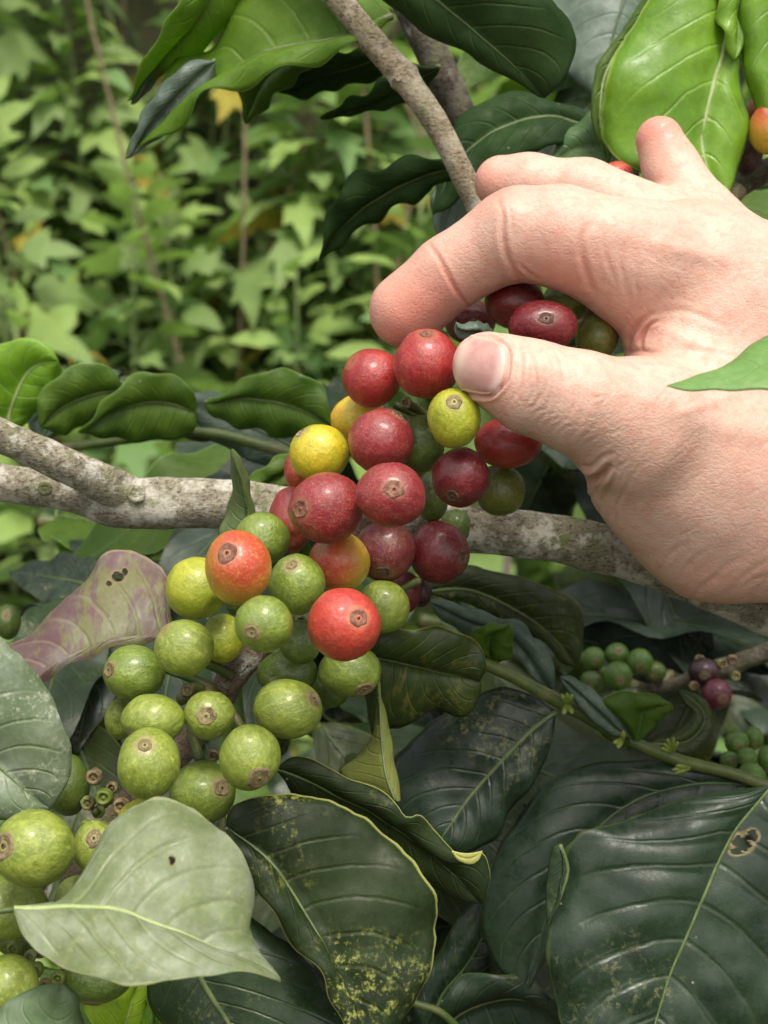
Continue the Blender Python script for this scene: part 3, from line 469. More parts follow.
for i, (x, y, z, r, m) in enumerate([(188, 690, -6, 6.5, 'husk'), (301, 621, 0, 6, 'husk'), (406, 403, 4, 6, 'husk'), (214, 755, 4, 6, 'husk'), (236, 745, 6, 5, 'husk'), (94, 777, -10, 8, 'husk'), (104, 797, -10, 8, 'bud'), (121, 806, -10, 8, 'husk'), (88, 803, -6, 7, 'husk'), (80, 791, -4, 6, 'husk'), (112, 788, -6, 6, 'husk'), (86, 826, -8, 6, 'bud'), (98, 812, -4, 6, 'husk'),
          (14, 948, -14, 7, 'bud'), (30, 956, -12, 6, 'husk'), (36, 970, -10, 7, 'bud'), (6, 966, -8, 6, 'husk'), (58, 978, -14, 7, 'bud'), (45, 985, -8, 6, 'husk'), (22, 975, -6, 7, 'husk'), (40, 952, -6, 6, 'husk'), (12, 985, -4, 7, 'bud')]): husk(x, y, z, r, m, i*3.1)
# small withered leaf by the thumb tip
leaf_part(t, [(492, 330), (478, 325), (466, 328), (456, 322)], [(486, 322), (474, 319), (464, 322)], [(486, 334), (474, 334), (464, 331)], z=(-2, -6), e=(-1, 2), mat='glauc', wave=.3, nu=16, rib='veind', name='bract', ribw=.5)
# ============================================================ cherries
# x, y, half width, half height, depth mm, colour, calyx scar spot (or a hidden direction), scar size, label
CG = 'coffee cherries on the fruiting branch'
CR = [
(372, 378, 30, 29, 6, 'red', (-.4, .6, .3), 0, 'rosy red cherry under the index fingertip, leftmost of the row the fingers hold'),
(427, 364, 33, 35, -2, 'red', (426, 335), .2, 'bright red cherry pinched between the index fingertip and the thumb'),
(359, 419, 28, 24, 10, 'yorange', (.2, .4, -.8), 0, 'golden yellow cherry tucked between two red ones just below the fingertips'),
(381, 441, 33, 33, -2, 'rose', (399, 414), .2, 'dull rose-red cherry with a pale scratch, in front of the golden yellow one'),
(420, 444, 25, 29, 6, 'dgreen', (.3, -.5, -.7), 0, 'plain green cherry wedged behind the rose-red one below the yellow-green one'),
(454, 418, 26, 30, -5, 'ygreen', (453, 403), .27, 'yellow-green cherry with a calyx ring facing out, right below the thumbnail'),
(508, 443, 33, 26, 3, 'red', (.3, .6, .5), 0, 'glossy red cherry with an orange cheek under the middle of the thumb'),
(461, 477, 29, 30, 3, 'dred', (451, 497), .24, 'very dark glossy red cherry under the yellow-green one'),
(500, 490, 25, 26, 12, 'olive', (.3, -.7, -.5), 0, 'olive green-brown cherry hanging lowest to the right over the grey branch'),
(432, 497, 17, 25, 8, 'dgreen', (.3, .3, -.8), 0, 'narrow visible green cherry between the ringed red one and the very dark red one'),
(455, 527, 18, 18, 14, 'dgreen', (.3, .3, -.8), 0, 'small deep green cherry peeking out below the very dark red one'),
(391, 495, 35, 32, -9, 'rose', (394, 489), .28, 'rose-red cherry whose round calyx ring faces straight out, centre of the cluster'),
(326, 508, 38, 35, -7, 'rose', (301, 509), .26, 'largest cherry, dull rose-red with its calyx scar on the left side'),
(291, 520, 22, 33, 6, 'rose', (-.4, .3, -.8), 0, 'rose-red cherry half hidden behind the left side of the largest one'),
(319, 453, 30, 29, 0, 'yellow', (301, 433), .18, 'bright yellow cherry alone at the upper left of the cluster'),
(298, 470, 14, 20, 12, 'red', (-.4, .3, -.8), 0, 'sliver of red cherry behind the bright yellow one'),
(385, 551, 30, 31, -1, 'dusty', (383, 572), .24, 'dark red cherry dusted with golden specks, scar at its lower edge'),
(439, 553, 31, 31, 2, 'dred', (463, 557), .23, 'smooth dark crimson cherry at the right of the cluster just below the grey branch'),
(402, 592, 19, 22, 14, 'dred', (.2, -.3, -.9), 0, 'dark red cherry mostly hidden below the gold-dusted one'),
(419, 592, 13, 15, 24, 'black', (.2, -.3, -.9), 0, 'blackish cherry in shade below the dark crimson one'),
(339, 562, 31, 30, -4, 'orange', (-.45, .5, .6), 0, 'orange and yellow blushed cherry without visible scar, above the scarlet one'),
(344, 624, 36, 36, -15, 'scarlet', (360, 615), .25, 'bright scarlet cherry at the lower right of the ripe ones, green cherries around it'),
(383, 607, 26, 27, 3, 'pgreen', (.5, .5, -.7), 0, 'pale green cherry behind the right side of the scarlet one'),
(238, 567, 33, 37, -14, 'orange', (230, 551), .29, 'orange-red cherry with a large brown calyx scar, leftmost of the ripe ones'),
(262, 539, 27, 27, 2, 'green', (.2, .6, -.7), 0, 'green cherry behind the upper right of the large-scarred orange-red one'),
(297, 584, 28, 31, -12, 'green', (293, 563), .24, 'green cherry with its scar on top, between the two orange cherries'),
(197, 588, 32, 31, -2, 'ygreen', (-.4, .6, -.5), 0, 'yellow-lime cherry left of the large-scarred orange-red one'),
(264, 624, 29, 28, -16, 'green', (254, 630), .25, 'green cherry with a neat ringed scar at its lower left, above the bare twig'),
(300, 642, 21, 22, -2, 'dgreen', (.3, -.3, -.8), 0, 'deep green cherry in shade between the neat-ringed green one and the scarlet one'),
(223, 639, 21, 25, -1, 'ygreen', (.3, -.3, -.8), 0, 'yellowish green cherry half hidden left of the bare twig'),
(184, 648, 30, 29, -12, 'pgreen', (160, 625), .0, 'pale green cherry without visible scar at the upper left of the green ones'),
(287, 674, 30, 23, 2, 'dgreen', (.3, -.3, -.8), 0, 'shaded green cherry lying above the oval wrinkled one'),
(350, 671, 32, 26, 1, 'green', (365, 688), .30, 'green cherry under the scarlet one with a dark scab on its lower edge'),
(288, 709, 35, 29, -12, 'pgreen', (316, 696), .30, 'oval pale green cherry lying sideways with a corky end on its right'),
(134, 673, 31, 28, -10, 'green', (112, 667), .26, 'green cherry with a brown corky scar on its left side, leftmost above the bud stubs'),
(209, 715, 25, 24, -16, 'pgreen', (209, 712), .40, 'small pale green cherry whose wide scar faces the camera, just below the bare twig'),
(153, 719, 31, 25, -9, 'pgreen', (137, 733), .20, 'streaky pale green cherry lying between two others left of the wide-scarred one'),
(119, 719, 14, 20, 2, 'pgreen', (-.4, .2, -.8), 0, 'pale green cherry mostly hidden at the left behind the streaky one'),
(149, 764, 31, 35, -18, 'pgreen', (149, 740), .24, 'egg-shaped streaky pale green cherry with its scar on top, front of the lower group'),
(250, 757, 30, 33, -14, 'pgreen', (262, 775), .36, 'pale green cherry with a large rough cracked scar at its bottom right'),
(203, 792, 33, 31, -14, 'green', (225, 783), .26, 'smooth mid-green cherry with a pale ringed scar on its right, above the pale leaf'),
(34, 848, 40, 38, -34, 'pgreen', (11, 838), .33, 'big yellow-green cherry at the left edge with a brown corky top'),
(95, 847, 22, 26, -28, 'pgreen', (98, 833), .34, 'small light green cherry with a whitish scar, beside the left edge of the pale leaf'),
(6, 907, 41, 31, -22, 'green', (-.6, -.3, -.6), 0, 'green cherry cut off by the left edge below the big yellow-green one'),
(76, 897, 20, 21, -20, 'pgreen', (.3, -.3, -.8), 0, 'light green cherry mostly covered by the pale leaf at lower left'),
(97, 978, 34, 25, -8, 'dgreen', (95, 999), .25, 'deep green cherry under the lower edge of the pale leaf'),
(8, 988, 30, 32, -24, 'pgreen', (-.6, -.3, -.6), 0, 'fuzzy pale green cherry in the bottom left corner'),
(146, 820, 28, 22, -18, 'ygreen', (.1, .3, -.9), 0, 'yellow-green rim of a cherry just above the top of the pale leaf'),
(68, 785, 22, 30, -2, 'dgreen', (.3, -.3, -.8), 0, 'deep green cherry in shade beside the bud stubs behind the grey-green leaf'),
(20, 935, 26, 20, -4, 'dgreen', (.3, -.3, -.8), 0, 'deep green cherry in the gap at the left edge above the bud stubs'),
(515, 303, 30, 26, 16, 'dred', (.3, .6, -.6), 0, 'dark red cherry under the bent index finger, left of the scarred one'),
(543, 325, 34, 25, 6, 'dred', (543, 322), .22, 'dark plum-red cherry with its scar facing out between index finger and thumb'),
(567, 300, 24, 22, 20, 'green', (.3, -.3, -.8), 0, 'green cherry under the bent index finger, top of the gap in the hand'),
(597, 338, 21, 24, 12, 'olive', (.7, -.3, -.4), 0, 'olive-green cherry at the right end of the gap between finger and thumb'),
(602, 308, 22, 20, 28, 'dred', (.3, -.3, -.8), 0, 'dark red cherry in shade behind the olive one inside the hand'),
(470, 322, 25, 22, 18, 'dred', (.3, -.3, -.8), 0, 'dark red cherry just behind the withered bract inside the pinch'),
(748, 148, 15, 28, 66, 'black', (.3, -.3, -.8), 0, 'blackish ripe cherry at the right edge below the bright leaves'),
(768, 128, 18, 26, 60, 'orange', (-.3, .6, .5), 0, 'pink and yellow cherry at the right edge under the bright leaf'),
(757, 112, 10, 14, 70, 'scarlet', (.6, .3, -.6), 0, 'bit of pinkish red cherry at the right edge above the pink and yellow one'),
(616, 176, 17, 14, 46, 'scarlet', (.6, .3, -.6), 0, 'top of a bright red cherry showing between the middle finger and the bright leaf'),
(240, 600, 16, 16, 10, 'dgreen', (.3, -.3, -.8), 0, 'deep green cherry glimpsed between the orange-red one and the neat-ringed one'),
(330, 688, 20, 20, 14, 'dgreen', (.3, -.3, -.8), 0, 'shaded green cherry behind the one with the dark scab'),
]
SG = 'small unripe cherries behind at the right'
far = lambda w: w
CR2 = [
(594, 659, 11.5, 12, 118, 'fgreen', 'small green cherry at the left end of the upper blurred bunch'), (617, 655, 12, 12.5, 120, 'fgreen', 'small green cherry at the top middle of the upper blurred bunch'),
(640, 662, 12.5, 13.5, 114, 'fgreen', 'small green cherry at the right end of the upper blurred bunch'), (618, 676, 14, 15, 106, 'fgreen', 'largest small green cherry, lowest front of the upper blurred bunch'),
(592, 682, 12, 12, 116, 'dgreen', 'shaded green cherry at the lower left of the upper blurred bunch'), (655, 672, 11, 11, 124, 'dgreen', 'shaded green cherry just left of the brown twig'),
(704, 672, 16, 14, 110, 'black', 'dark purple cherry on the brown twig, upper of the two'), (717, 694, 15, 15, 104, 'dredb', 'purple-red cherry under the brown twig, lower of the two'),
(737, 742, 12, 12, 76, 'fgreen', 'green cherry at the upper left of the bunch at the right edge'), (753, 738, 10, 12, 80, 'fgreen', 'green cherry at the top of the bunch at the right edge'),
(747, 757, 10, 10, 66, 'fgreen', 'small round green cherry in the middle of the bunch at the right edge'), (729, 760, 9, 9, 72, 'fgreen', 'smallest green cherry at the left of the bunch at the right edge'),
(751, 780, 15, 17, 58, 'fgreen', 'biggest green cherry with a tan scar lowest in the bunch at the right edge'), (768, 758, 10, 13, 70, 'fgreen', 'green cherry cut by the right edge beside its bunch'),
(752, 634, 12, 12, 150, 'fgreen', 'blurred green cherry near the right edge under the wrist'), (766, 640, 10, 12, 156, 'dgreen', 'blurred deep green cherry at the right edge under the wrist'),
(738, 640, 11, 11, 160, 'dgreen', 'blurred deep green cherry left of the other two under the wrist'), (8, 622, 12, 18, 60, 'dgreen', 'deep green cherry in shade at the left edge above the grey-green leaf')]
CH['dredb'] = cherry_mat('cherry_purple', (.10, .01, .03), (.14, .018, .04), (.1, .015, .03), streak=.2, rough=.26, speck_amt=.2)
def build_cherry(x, y, a, b, z, col, sc, ss, label, group, res=(44, 26)):
    d = D0+z/1000; k = d/F
    if sc is not None and ss > 0 or (sc is not None and len(sc) == 2):
        ex, ey = (sc[0]-x)/a*1.0, (y-sc[1])/b*1.0; rr = min(.95, math.hypot(ex, ey)); h = math.hypot(ex, ey) or 1
        dv = Vector((ex/h*rr, ey/h*rr, math.sqrt(1-rr*rr)))
    else: dv = Vector((sc[0]+random.uniform(-.3, .3), sc[1]+random.uniform(-.3, .3), sc[2])).normalized()
    # local frame: right, up, towards viewer
    q = Vector((0, 0, 1)).rotation_difference(dv).to_matrix(); q = q @ Matrix.Rotation(random.uniform(0, 6.28), 3, 'Z')
    ss *= random.uniform(.8, 1.06)
    nu, nv = res; V = []; rest = []; Fc = []; sd = random.uniform(0, 99)
    sz = Vector((a, b, (a+b)/2))*k*1.0
    stretch = random.uniform(-.02, .05)
    for j in range(nv+1):
        th = math.pi*j/nv
        for i in range(nu):
            ph = 2*math.pi*i/nu; s = Vector((math.sin(th)*math.cos(ph), math.sin(th)*math.sin(ph), math.cos(th)))
            r = 1.0 - .05*math.exp(-(th/.22)**2) - .10*math.exp(-((math.pi-th)/.25)**2)
            r += .012*math.cos(2*ph)*math.sin(th)**2 + .022*(math.sin(th)**8) - .012*math.exp(-(math.sin(ph)*math.sin(th)/.12)**2)*math.sin(th)
            r += .050*noise.noise(s*1.1+Vector((sd, 0, 0))) + .016*noise.noise(s*3.2+Vector((sd, 5, 0))) + .004*noise.noise(s*9+Vector((sd, 5, 0)))
            p = s*r; V.append(p); rest.append(s)
    for j in range(nv):
        for i in range(nu):
            i2 = (i+1) % nu
            if j == 0: 
                if True: Fc.append((i, nu+i, nu+i2)) 
            elif j == nv-1: Fc.append((j*nu+i, (j+1)*nu, j*nu+i2))
            else: Fc.append((j*nu+i, (j+1)*nu+i, (j+1)*nu+i2, j*nu+i2))
    # collapse the first ring onto one vertex
    Fc = [tuple(0 if v < nu and idx < nu else v for v in f) for idx, f in enumerate(Fc)]
    used = sorted({v for f in Fc for v in f}); mp = {v: i for i, v in enumerate(used)}
    Vl = [V[v] for v in used]; rest = [rest[v] for v in used]; Fc = [tuple(mp[v] for v in f) for f in Fc]
    C3 = Pn([[x, y, z]])[0]; B = np.array([RT[:], UP[:], (-FW)[:]])
    def place(p): w = q @ p; return C3+np.array([w.x*sz.x, w.y*sz.y, w.z*sz.z]) @ B
    wv = np.array([place(p) for p in Vl])
    o = mesh_obj('coffee_cherry', wv, Fc, CH[col], origin=C3, attrs={'rest': np.array([r[:] for r in rest])})
    tag(o, label, 'coffee cherry', group)
    if ss > 0:
        prof = [(1.12, -.012), (1.03, .012), (.9, .030), (.78, .020), (.66, -.006), (.52, .008), (.42, -.008), (.28, -.012), (.2, .028), (.1, .034)]
        SV = []; SF = []; m = 26
        for (pr, h) in prof:
            for i in range(m):
                ph = 2*math.pi*i/m; w = 1+.17*noise.noise(Vector((math.cos(ph)*1.5+sd, math.sin(ph)*1.5, 0))); rr = ss*pr*w; rad = math.sqrt(max(0, 1-rr*rr))
                th = math.asin(min(.99, rr)); base = 1.0-.05*math.exp(-(th/.22)**2)+.050*noise.noise(Vector((rr*math.cos(ph), rr*math.sin(ph), rad))*1.1+Vector((sd, 0, 0)))+.016*noise.noise(Vector((rr*math.cos(ph), rr*math.sin(ph), rad))*3.2+Vector((sd, 5, 0)))
                hh = h*(.8 if ss < .3 else 1)*1.1+.012*noise.noise(Vector((math.cos(ph)*3, math.sin(ph)*3, pr*4+sd)))+.004
                SV.append(place(Vector((rr*math.cos(ph), rr*math.sin(ph), rad))*(base+hh)))
        n = len(prof)
        for j in range(n-1):
            for i in range(m): SF.append((j*m+i, (j+1)*m+i, (j+1)*m+(i+1) % m, j*m+(i+1) % m))
        SF.append([(n-1)*m+i for i in range(m)])
        mesh_obj('calyx_scar', SV, SF, G['scard' if col in ('dred', 'dusty', 'dredb') else 'scarr' if col in ('red', 'rose', 'scarlet', 'orange') else 'scar'], o)
    else:
        # the short stalk at the hidden end stays with the cherry
        pts = [place(Vector((0, 0, -s))) for s in (.86, 1.0, 1.14)]
        tv, tf = tube_geo(pts, np.array([.0016, .0013, .0012])*(a/30), 8)
        if dv.z < -.99: mesh_obj('stalk', tv, tf, G['twig'], o)
    return o
# settle depths so that neighbours touch instead of cutting into each other
rows = [list(r) for r in CR]
def settle(rows, it=200):
    for _ in range(it):
        mv = 0
        for i in range(len(rows)):
            for j in range(i+1, len(rows)):
                A, B = rows[i], rows[j]; da, db = 320+A[4], 320+B[4]
                pa = np.array([A[0]-384, A[1]-512])*da/F; pb = np.array([B[0]-384, B[1]-512])*db/F
                dx = np.linalg.norm(pa-pb)
                ux = abs(pa-pb)/(dx+1e-6)
                ra = np.dot(ux, (A[2], A[3]))*da/F; rb = np.dot(ux, (B[2], B[3]))*db/F
                need = .95*(ra+rb)
                if dx < need:
                    dz = math.sqrt(need**2-dx**2); cur = db-da; sg = 1 if cur >= 0 else -1
                    if abs(cur) < dz:
                        s = (dz-abs(cur))/2*sg*.5; A[4] -= s*.6; B[4] += s*1.4; mv += abs(s)
        if mv < .05: break
settle(rows)
for r in rows: build_cherry(*r, CG)
r2 = [[*r[:6], (random.uniform(-.6, .6), random.uniform(-.3, .6), .5), 0, r[6]] for r in CR2]
for r in r2:
    r[6] = (r[0]+random.uniform(-.4, .4)*r[2], r[1]-random.uniform(-.5, .5)*r[3]); r[7] = .2
for r in r2: build_cherry(*r, SG, res=(26, 16))
# twig of the dark purple cherries
t = thing_at('coffee_branch', 700, 680, 122, 'thin brown twig with two dark purple cherries and dried husks below the wrist', 'branch', GR)
stem(t, [(600, 700, 132, 6), (645, 690, 128, 6.5), (680, 682, 124, 6), (700, 672, 122, 8), (728, 668, 120, 11), (745, 660, 118, 9), (800, 640, 114, 10), (880, 610, 110, 10)], 'bark3', 60, .18, 'stem', 14, 160)
for i, (x, y) in enumerate([(694, 686), (722, 664), (732, 660), (706, 690), (700, 660), (735, 676), (690, 700)]): husk(x, y, 108+i, 5, 'husk', i)
t = thing_at('coffee_branch', 800, 800, 74, 'short green stalk holding the bunch of small green cherries at the right edge', 'branch', GR)
stem(t, [(735, 750, 82, 3), (750, 765, 80, 5), (780, 775, 78, 6), (860, 800, 74, 6)], 'twig', 20, .06)
t = thing_at('coffee_branch', 560, 700, 128, 'blurred green stalk behind the upper bunch of small green cherries', 'branch', GR)
stem(t, [(560, 640, 140, 4), (600, 670, 132, 6), (650, 690, 130, 6), (672, 672, 132, 4)], 'twig', 20, .06)
# ============================================================ the hand
def to_mm(x, y, d, r): return ((x-384)/F*d, (y-512)/F*d, d, r/F*d)
def sd_chain(Pts, prims, k, zs=1.0):
    """prims: list of ((x,y,D,r),(x,y,D,r)[,zs])"""
    acc = None
    for pr in prims:
        a = np.array(to_mm(*pr[0])); b = np.array(to_mm(*pr[1])); z_ = pr[2] if len(pr) > 2 else zs
        A, B = a[:3].copy(), b[:3].copy(); S = np.array([1, 1, z_], np.float32)
        ba = (B-A)*S; L2 = float(ba @ ba); q = [(Pts[i]-A[i])*S[i] for i in range(3)]
        h = np.clip((q[0]*ba[0]+q[1]*ba[1]+q[2]*ba[2])/L2, 0, 1)
        h2 = h
        d = np.sqrt((q[0]-h*ba[0])**2+(q[1]-h*ba[1])**2+(q[2]-h*ba[2])**2)-(a[3]+(b[3]-a[3])*h2)
        acc = d if acc is None else smin(acc, d, k)
    return acc
def smin(a, b, k):
    h = np.maximum(k-np.abs(a-b), 0)/k; return np.minimum(a, b)-h*h*k*.25
def surface_nets(f, org, st):
    s = f < 0; nx, ny, nz = f.shape
    cnt = np.zeros((nx-1, ny-1, nz-1), np.int16); acc = np.zeros((nx-1, ny-1, nz-1, 3), np.float32)
    act = np.zeros((nx-1, ny-1, nz-1), np.int8)
    for c in [(i, j, k) for i in (0, 1) for j in (0, 1) for k in (0, 1)]: act += s[c[0]:nx-1+c[0], c[1]:ny-1+c[1], c[2]:nz-1+c[2]]
    cells = np.argwhere((act > 0) & (act < 8)); ids = -np.ones(act.shape, np.int32); ids[tuple(cells.T)] = np.arange(len(cells))
    pos = np.zeros((len(cells), 3)); num = np.zeros(len(cells))
    cor = [(i, j, k) for i in (0, 1) for j in (0, 1) for k in (0, 1)]
    for a in cor:
        for ax in range(3):
            if a[ax] == 1: continue
            b = list(a); b[ax] = 1
            fa = f[tuple((cells+a).T)]; fb = f[tuple((cells+b).T)]; m = (fa < 0) != (fb < 0); t_ = np.where(m, fa/(fa-fb+1e-12), 0)
            pt = np.array(a)+np.zeros((len(cells), 3)); pt[:, ax] += t_; pos[m] += pt[m]; num[m] += 1
    V = (cells+pos/num[:, None])*st+org; Fc = []
    for ax in range(3):
        sl0 = [slice(None)]*3; sl1 = [slice(None)]*3; sl0[ax] = slice(0, -1); sl1[ax] = slice(1, None)
        ed = s[tuple(sl0)] != s[tuple(sl1)]; e = np.argwhere(ed); u, v = [(1, 2), (2, 0), (0, 1)][ax]
        ok = (e[:, u] > 0) & (e[:, v] > 0) & (e[:, u] < f.shape[u]-1) & (e[:, v] < f.shape[v]-1); e = e[ok]
        ins = s[tuple(e.T)]
        q = []
        for du, dv in ((0, 0), (-1, 0), (-1, -1), (0, -1)):
            g = e.copy(); g[:, u] += du; g[:, v] += dv; q.append(ids[tuple(g.T)])
        q = np.stack(q, 1); q[~ins] = q[~ins][:, ::-1]; Fc.append(q)
    return V, np.vstack(Fc)
def build_hand():
    st = .85
    x0, x1 = to_mm(352, 0, 330, 0)[0]-2, 235.0
    gx = np.arange(x0, x1, st); gy = np.arange(-105, 70, st); gz = np.arange(276, 412, st)
    Xg, Yg, Zg = np.meshgrid(gx, gy, gz, indexing='ij', sparse=True); Pt = (Xg.astype(np.float32), Yg.astype(np.float32), Zg.astype(np.float32))
    palm = sd_chain(Pt, [((642, 268, 326, 62), (700, 280, 330, 72), 1.2), ((700, 280, 330, 72), (765, 325, 332, 92), 1.25), ((765, 325, 332, 92), (860, 392, 336, 108), 1.35),
        ((668, 470, 318, 80), (722, 492, 322, 104), 1.35), ((722, 492, 322, 104), (870, 500, 332, 112), 1.4), ((692, 330, 330, 66), (705, 440, 322, 84), 1.2), ((680, 262, 336, 50), (770, 300, 350, 70)),
        ((860, 392, 336, 108), (1010, 500, 345, 118), 1.35), ((870, 500, 332, 112), (1010, 560, 345, 118), 1.4), ((1010, 530, 345, 140), (1330, 640, 365, 150), 1.3)], 7.0)
    index = sd_chain(Pt, [((407, 311, 333, 38), (449, 273, 329, 36.5)), ((449, 273, 329, 36.5), (508, 238, 324, 42)), ((508, 238, 324, 42.5), (520, 234, 323, 45)), ((520, 234, 323, 46), (560, 237, 321, 49.5)), ((560, 237, 321, 49.5), (640, 262, 324, 60))], 2.2)
    thumb = sd_chain(Pt, [((485, 366, 304, 33), (502, 373, 303, 36.5), 1.12), ((502, 373, 303, 36.5), (534, 388, 302, 45)), ((534, 388, 302, 46), (580, 403, 303, 50)), ((580, 403, 303, 51), (640, 428, 309, 70)), ((640, 428, 309, 70), (700, 470, 318, 90), 1.2)], 3.0)
    mid = sd_chain(Pt, [((500, 182, 351, 26), (530, 184, 350, 28)), ((530, 184, 350, 28), (585, 193, 347, 31)), ((585, 193, 347, 32), (680, 240, 344, 44))], 3.0)
    ring = sd_chain(Pt, [((659, 140, 356, 23.5), (672, 170, 354, 27)), ((672, 170, 354, 27), (705, 222, 348, 34)), ((705, 222, 348, 34), (760, 280, 345, 50))], 3.0)
    little = sd_chain(Pt, [((640, 290, 378, 26), (690, 280, 370, 30)), ((690, 280, 370, 30), (770, 320, 352, 44))], 3.0)
    f = smin(palm, thumb, 5.0); f = smin(f, index, 4.0); f = smin(f, mid, 2.2); f = smin(f, ring, 3.2); f = smin(f, little, 3.0)
    V, Fq = surface_nets(f, np.array([gx[0], gy[0], gz[0]]), st)
    # laplacian smoothing removes the grid's ripple
    e = np.vstack([Fq[:, [0, 1]], Fq[:, [1, 2]], Fq[:, [2, 3]], Fq[:, [3, 0]]]); e = np.vstack([e, e[:, ::-1]])
    deg = np.bincount(e[:, 0], minlength=len(V)).astype(float)
    def lap(V, lam):
        s = np.zeros_like(V)
        for k in range(3): s[:, k] = np.bincount(e[:, 0], V[e[:, 1], k], minlength=len(V))
        return V+lam*(s/deg[:, None]-V)
    for _ in range(6): V = lap(V, .6); V = lap(V, -.62)
    me = bpy.data.meshes.new('tmp'); me.from_pydata(V.tolist(), [], Fq.tolist()); o = bpy.data.objects.new('tmp', me); COL.objects.link(o)
    sb = o.modifiers.new('s', 'SUBSURF'); sb.levels = 1
    dg = bpy.context.evaluated_depsgraph_get(); m2 = bpy.data.meshes.new_from_object(o.evaluated_get(dg)); n = len(m2.vertices)
    V = np.zeros(n*3); m2.vertices.foreach_get('co', V); V = V.reshape(-1, 3); N = np.zeros(n*3); m2.vertices.foreach_get('normal', N); N = N.reshape(-1, 3)
    Fc = np.zeros(len(m2.polygons)*4, int); m2.polygons.foreach_get('vertices', Fc); Fc = Fc.reshape(-1, 4)
    bpy.data.objects.remove(o)
    px = 384+V[:, 0]/V[:, 2]*F; py = 512+V[:, 1]/V[:, 2]*F
    facing = np.clip(-(N*V).sum(1)/np.linalg.norm(V, axis=1)*3+.2, 0, 1); disp = np.zeros(n)
    near = lambda dmax: V[:, 2] < dmax
    def pl_dist(pts, nseg=24):
        s = spline(pts, nseg); best = np.full(n, 1e9); tt = np.zeros(n)
        bb = (px > s[:, 0].min()-20) & (px < s[:, 0].max()+20) & (py > s[:, 1].min()-20) & (py < s[:, 1].max()+20); ii = np.where(bb)[0]; x, y = px[ii], py[ii]; bs = best[ii]; tb = tt[ii]
        for k in range(len(s)-1):
            a, b = s[k], s[k+1]; ab = b-a; h = np.clip(((x-a[0])*ab[0]+(y-a[1])*ab[1])/(ab@ab+1e-9), 0, 1); d = np.hypot(x-a[0]-h*ab[0], y-a[1]-h*ab[1]); m = d < bs; bs[m] = d[m]; tb[m] = (k+h[m])/(len(s)-1)
        best[ii] = bs; tt[ii] = tb; return best, tt
    red = np.zeros(n)
    def crease(pts, w, dep, ridge=.35, zmax=340, taper=True, rd=0.0):
        nonlocal disp, red
        wob = np.array([noise.noise(Vector((x*.05, y*.05, 0)))*1.5 for x, y in pts]) ; pts = [(p[0]+q, p[1]+q) for p, q in zip(pts, wob)]
        d, tt = pl_dist(pts); tp = (np.sin(math.pi*np.clip(tt, 0, 1))**.6 if taper else 1)
        m = (V[:, 2] < zmax)*facing*tp
        disp = disp-dep*np.exp(-(d/w)**2)*m+ridge*dep*np.exp(-((d-2.1*w)/(1.1*w))**2)*m
        red = red+rd*np.exp(-(d/(w*1.2))**2)*m
    def bump(x, y, rx, ry, ang, h, zmax=345):
        nonlocal disp
        c, s = math.cos(R(ang)), math.sin(R(ang)); dx, dy = px-x, py-y; u = (dx*c+dy*s)/rx; v = (-dx*s+dy*c)/ry
        disp = disp+h*np.exp(-(u*u+v*v))*facing*(V[:, 2] < zmax)
    # finger joints
    crease([(427, 240), (438, 258), (452, 284), (466, 304), (472, 312)], 2.2, .42, .15, taper=True, rd=.6)
    crease([(436, 250), (446, 268), (458, 288)], 1.5, .15, .2)
    crease([(497, 196), (503, 215), (503, 235), (508, 258), (520, 280), (528, 290)], 3.0, .40, .3, taper=True, rd=.35)
    crease([(508, 200), (512, 222), (510, 240)], 1.6, .18); crease([(518, 262), (528, 272), (540, 280)], 1.8, .3)
    crease([(590, 222), (582, 238), (582, 256), (586, 272), (592, 288), (600, 296)], 3.4, .42, .3, taper=True, rd=.3)
    crease([(600, 214), (590, 232), (592, 250)], 1.8, .1); crease([(612, 224), (604, 240), (607, 260), (616, 284)], 2.4, .16); crease([(628, 238), (620, 256), (624, 280), (630, 304)], 2.4, .14); crease([(640, 262), (636, 282), (640, 300)], 2, .2)
    # the pinched fold between thumb and index
    crease([(620, 345), (627, 352), (640, 350), (650, 352), (662, 352)], 2.2, .45, .2, rd=.25); crease([(627, 352), (630, 336), (640, 322), (655, 312)], 2.8, .7, .25, rd=.3); crease([(641, 349), (642, 338), (650, 326), (660, 320)], 2.0, .7, .4, rd=.5); bump(636, 335, 6, 10, 20, .5)
    crease([(660, 352), (690, 350), (730, 356), (768, 366)], 3, .2, .4); crease([(655, 312), (690, 312), (730, 330)], 3.0, .18)
    # thumb joint
    rr = random.Random(3)
    for k in range(11):
        x = 514+k*6.2; a = 344+k*1.6+rr.uniform(-6, 6); b = 408+k*2.2+rr.uniform(-12, 8); q = rr.uniform(3, 7)
        crease([(x+4, a), (x+q+3, (a*2+b)/3), (x+q+1, (a+2*b)/3), (x-5, b)], rr.uniform(1.3, 2.2), rr.uniform(.10, .24), .35)
    for k in range(9):
        x = 520+k*8; crease([(x, 418+k*4+rr.uniform(-4, 4)), (x+7, 408+k*4), (x+17, 403+k*4+rr.uniform(-3, 3))], 1.4, .12)
    crease([(556, 346), (572, 356), (590, 362), (606, 360)], 2.4, .25); crease([(548, 340), (560, 362), (566, 384)], 2, .2)
    # thumb base notch, folds of the heel
    crease([(574, 470), (583, 479), (592, 480), (603, 474), (612, 464)], 3.6, 1.5, .45, rd=.3); crease([(580, 486), (592, 488), (602, 482)], 2.0, .5, .4)
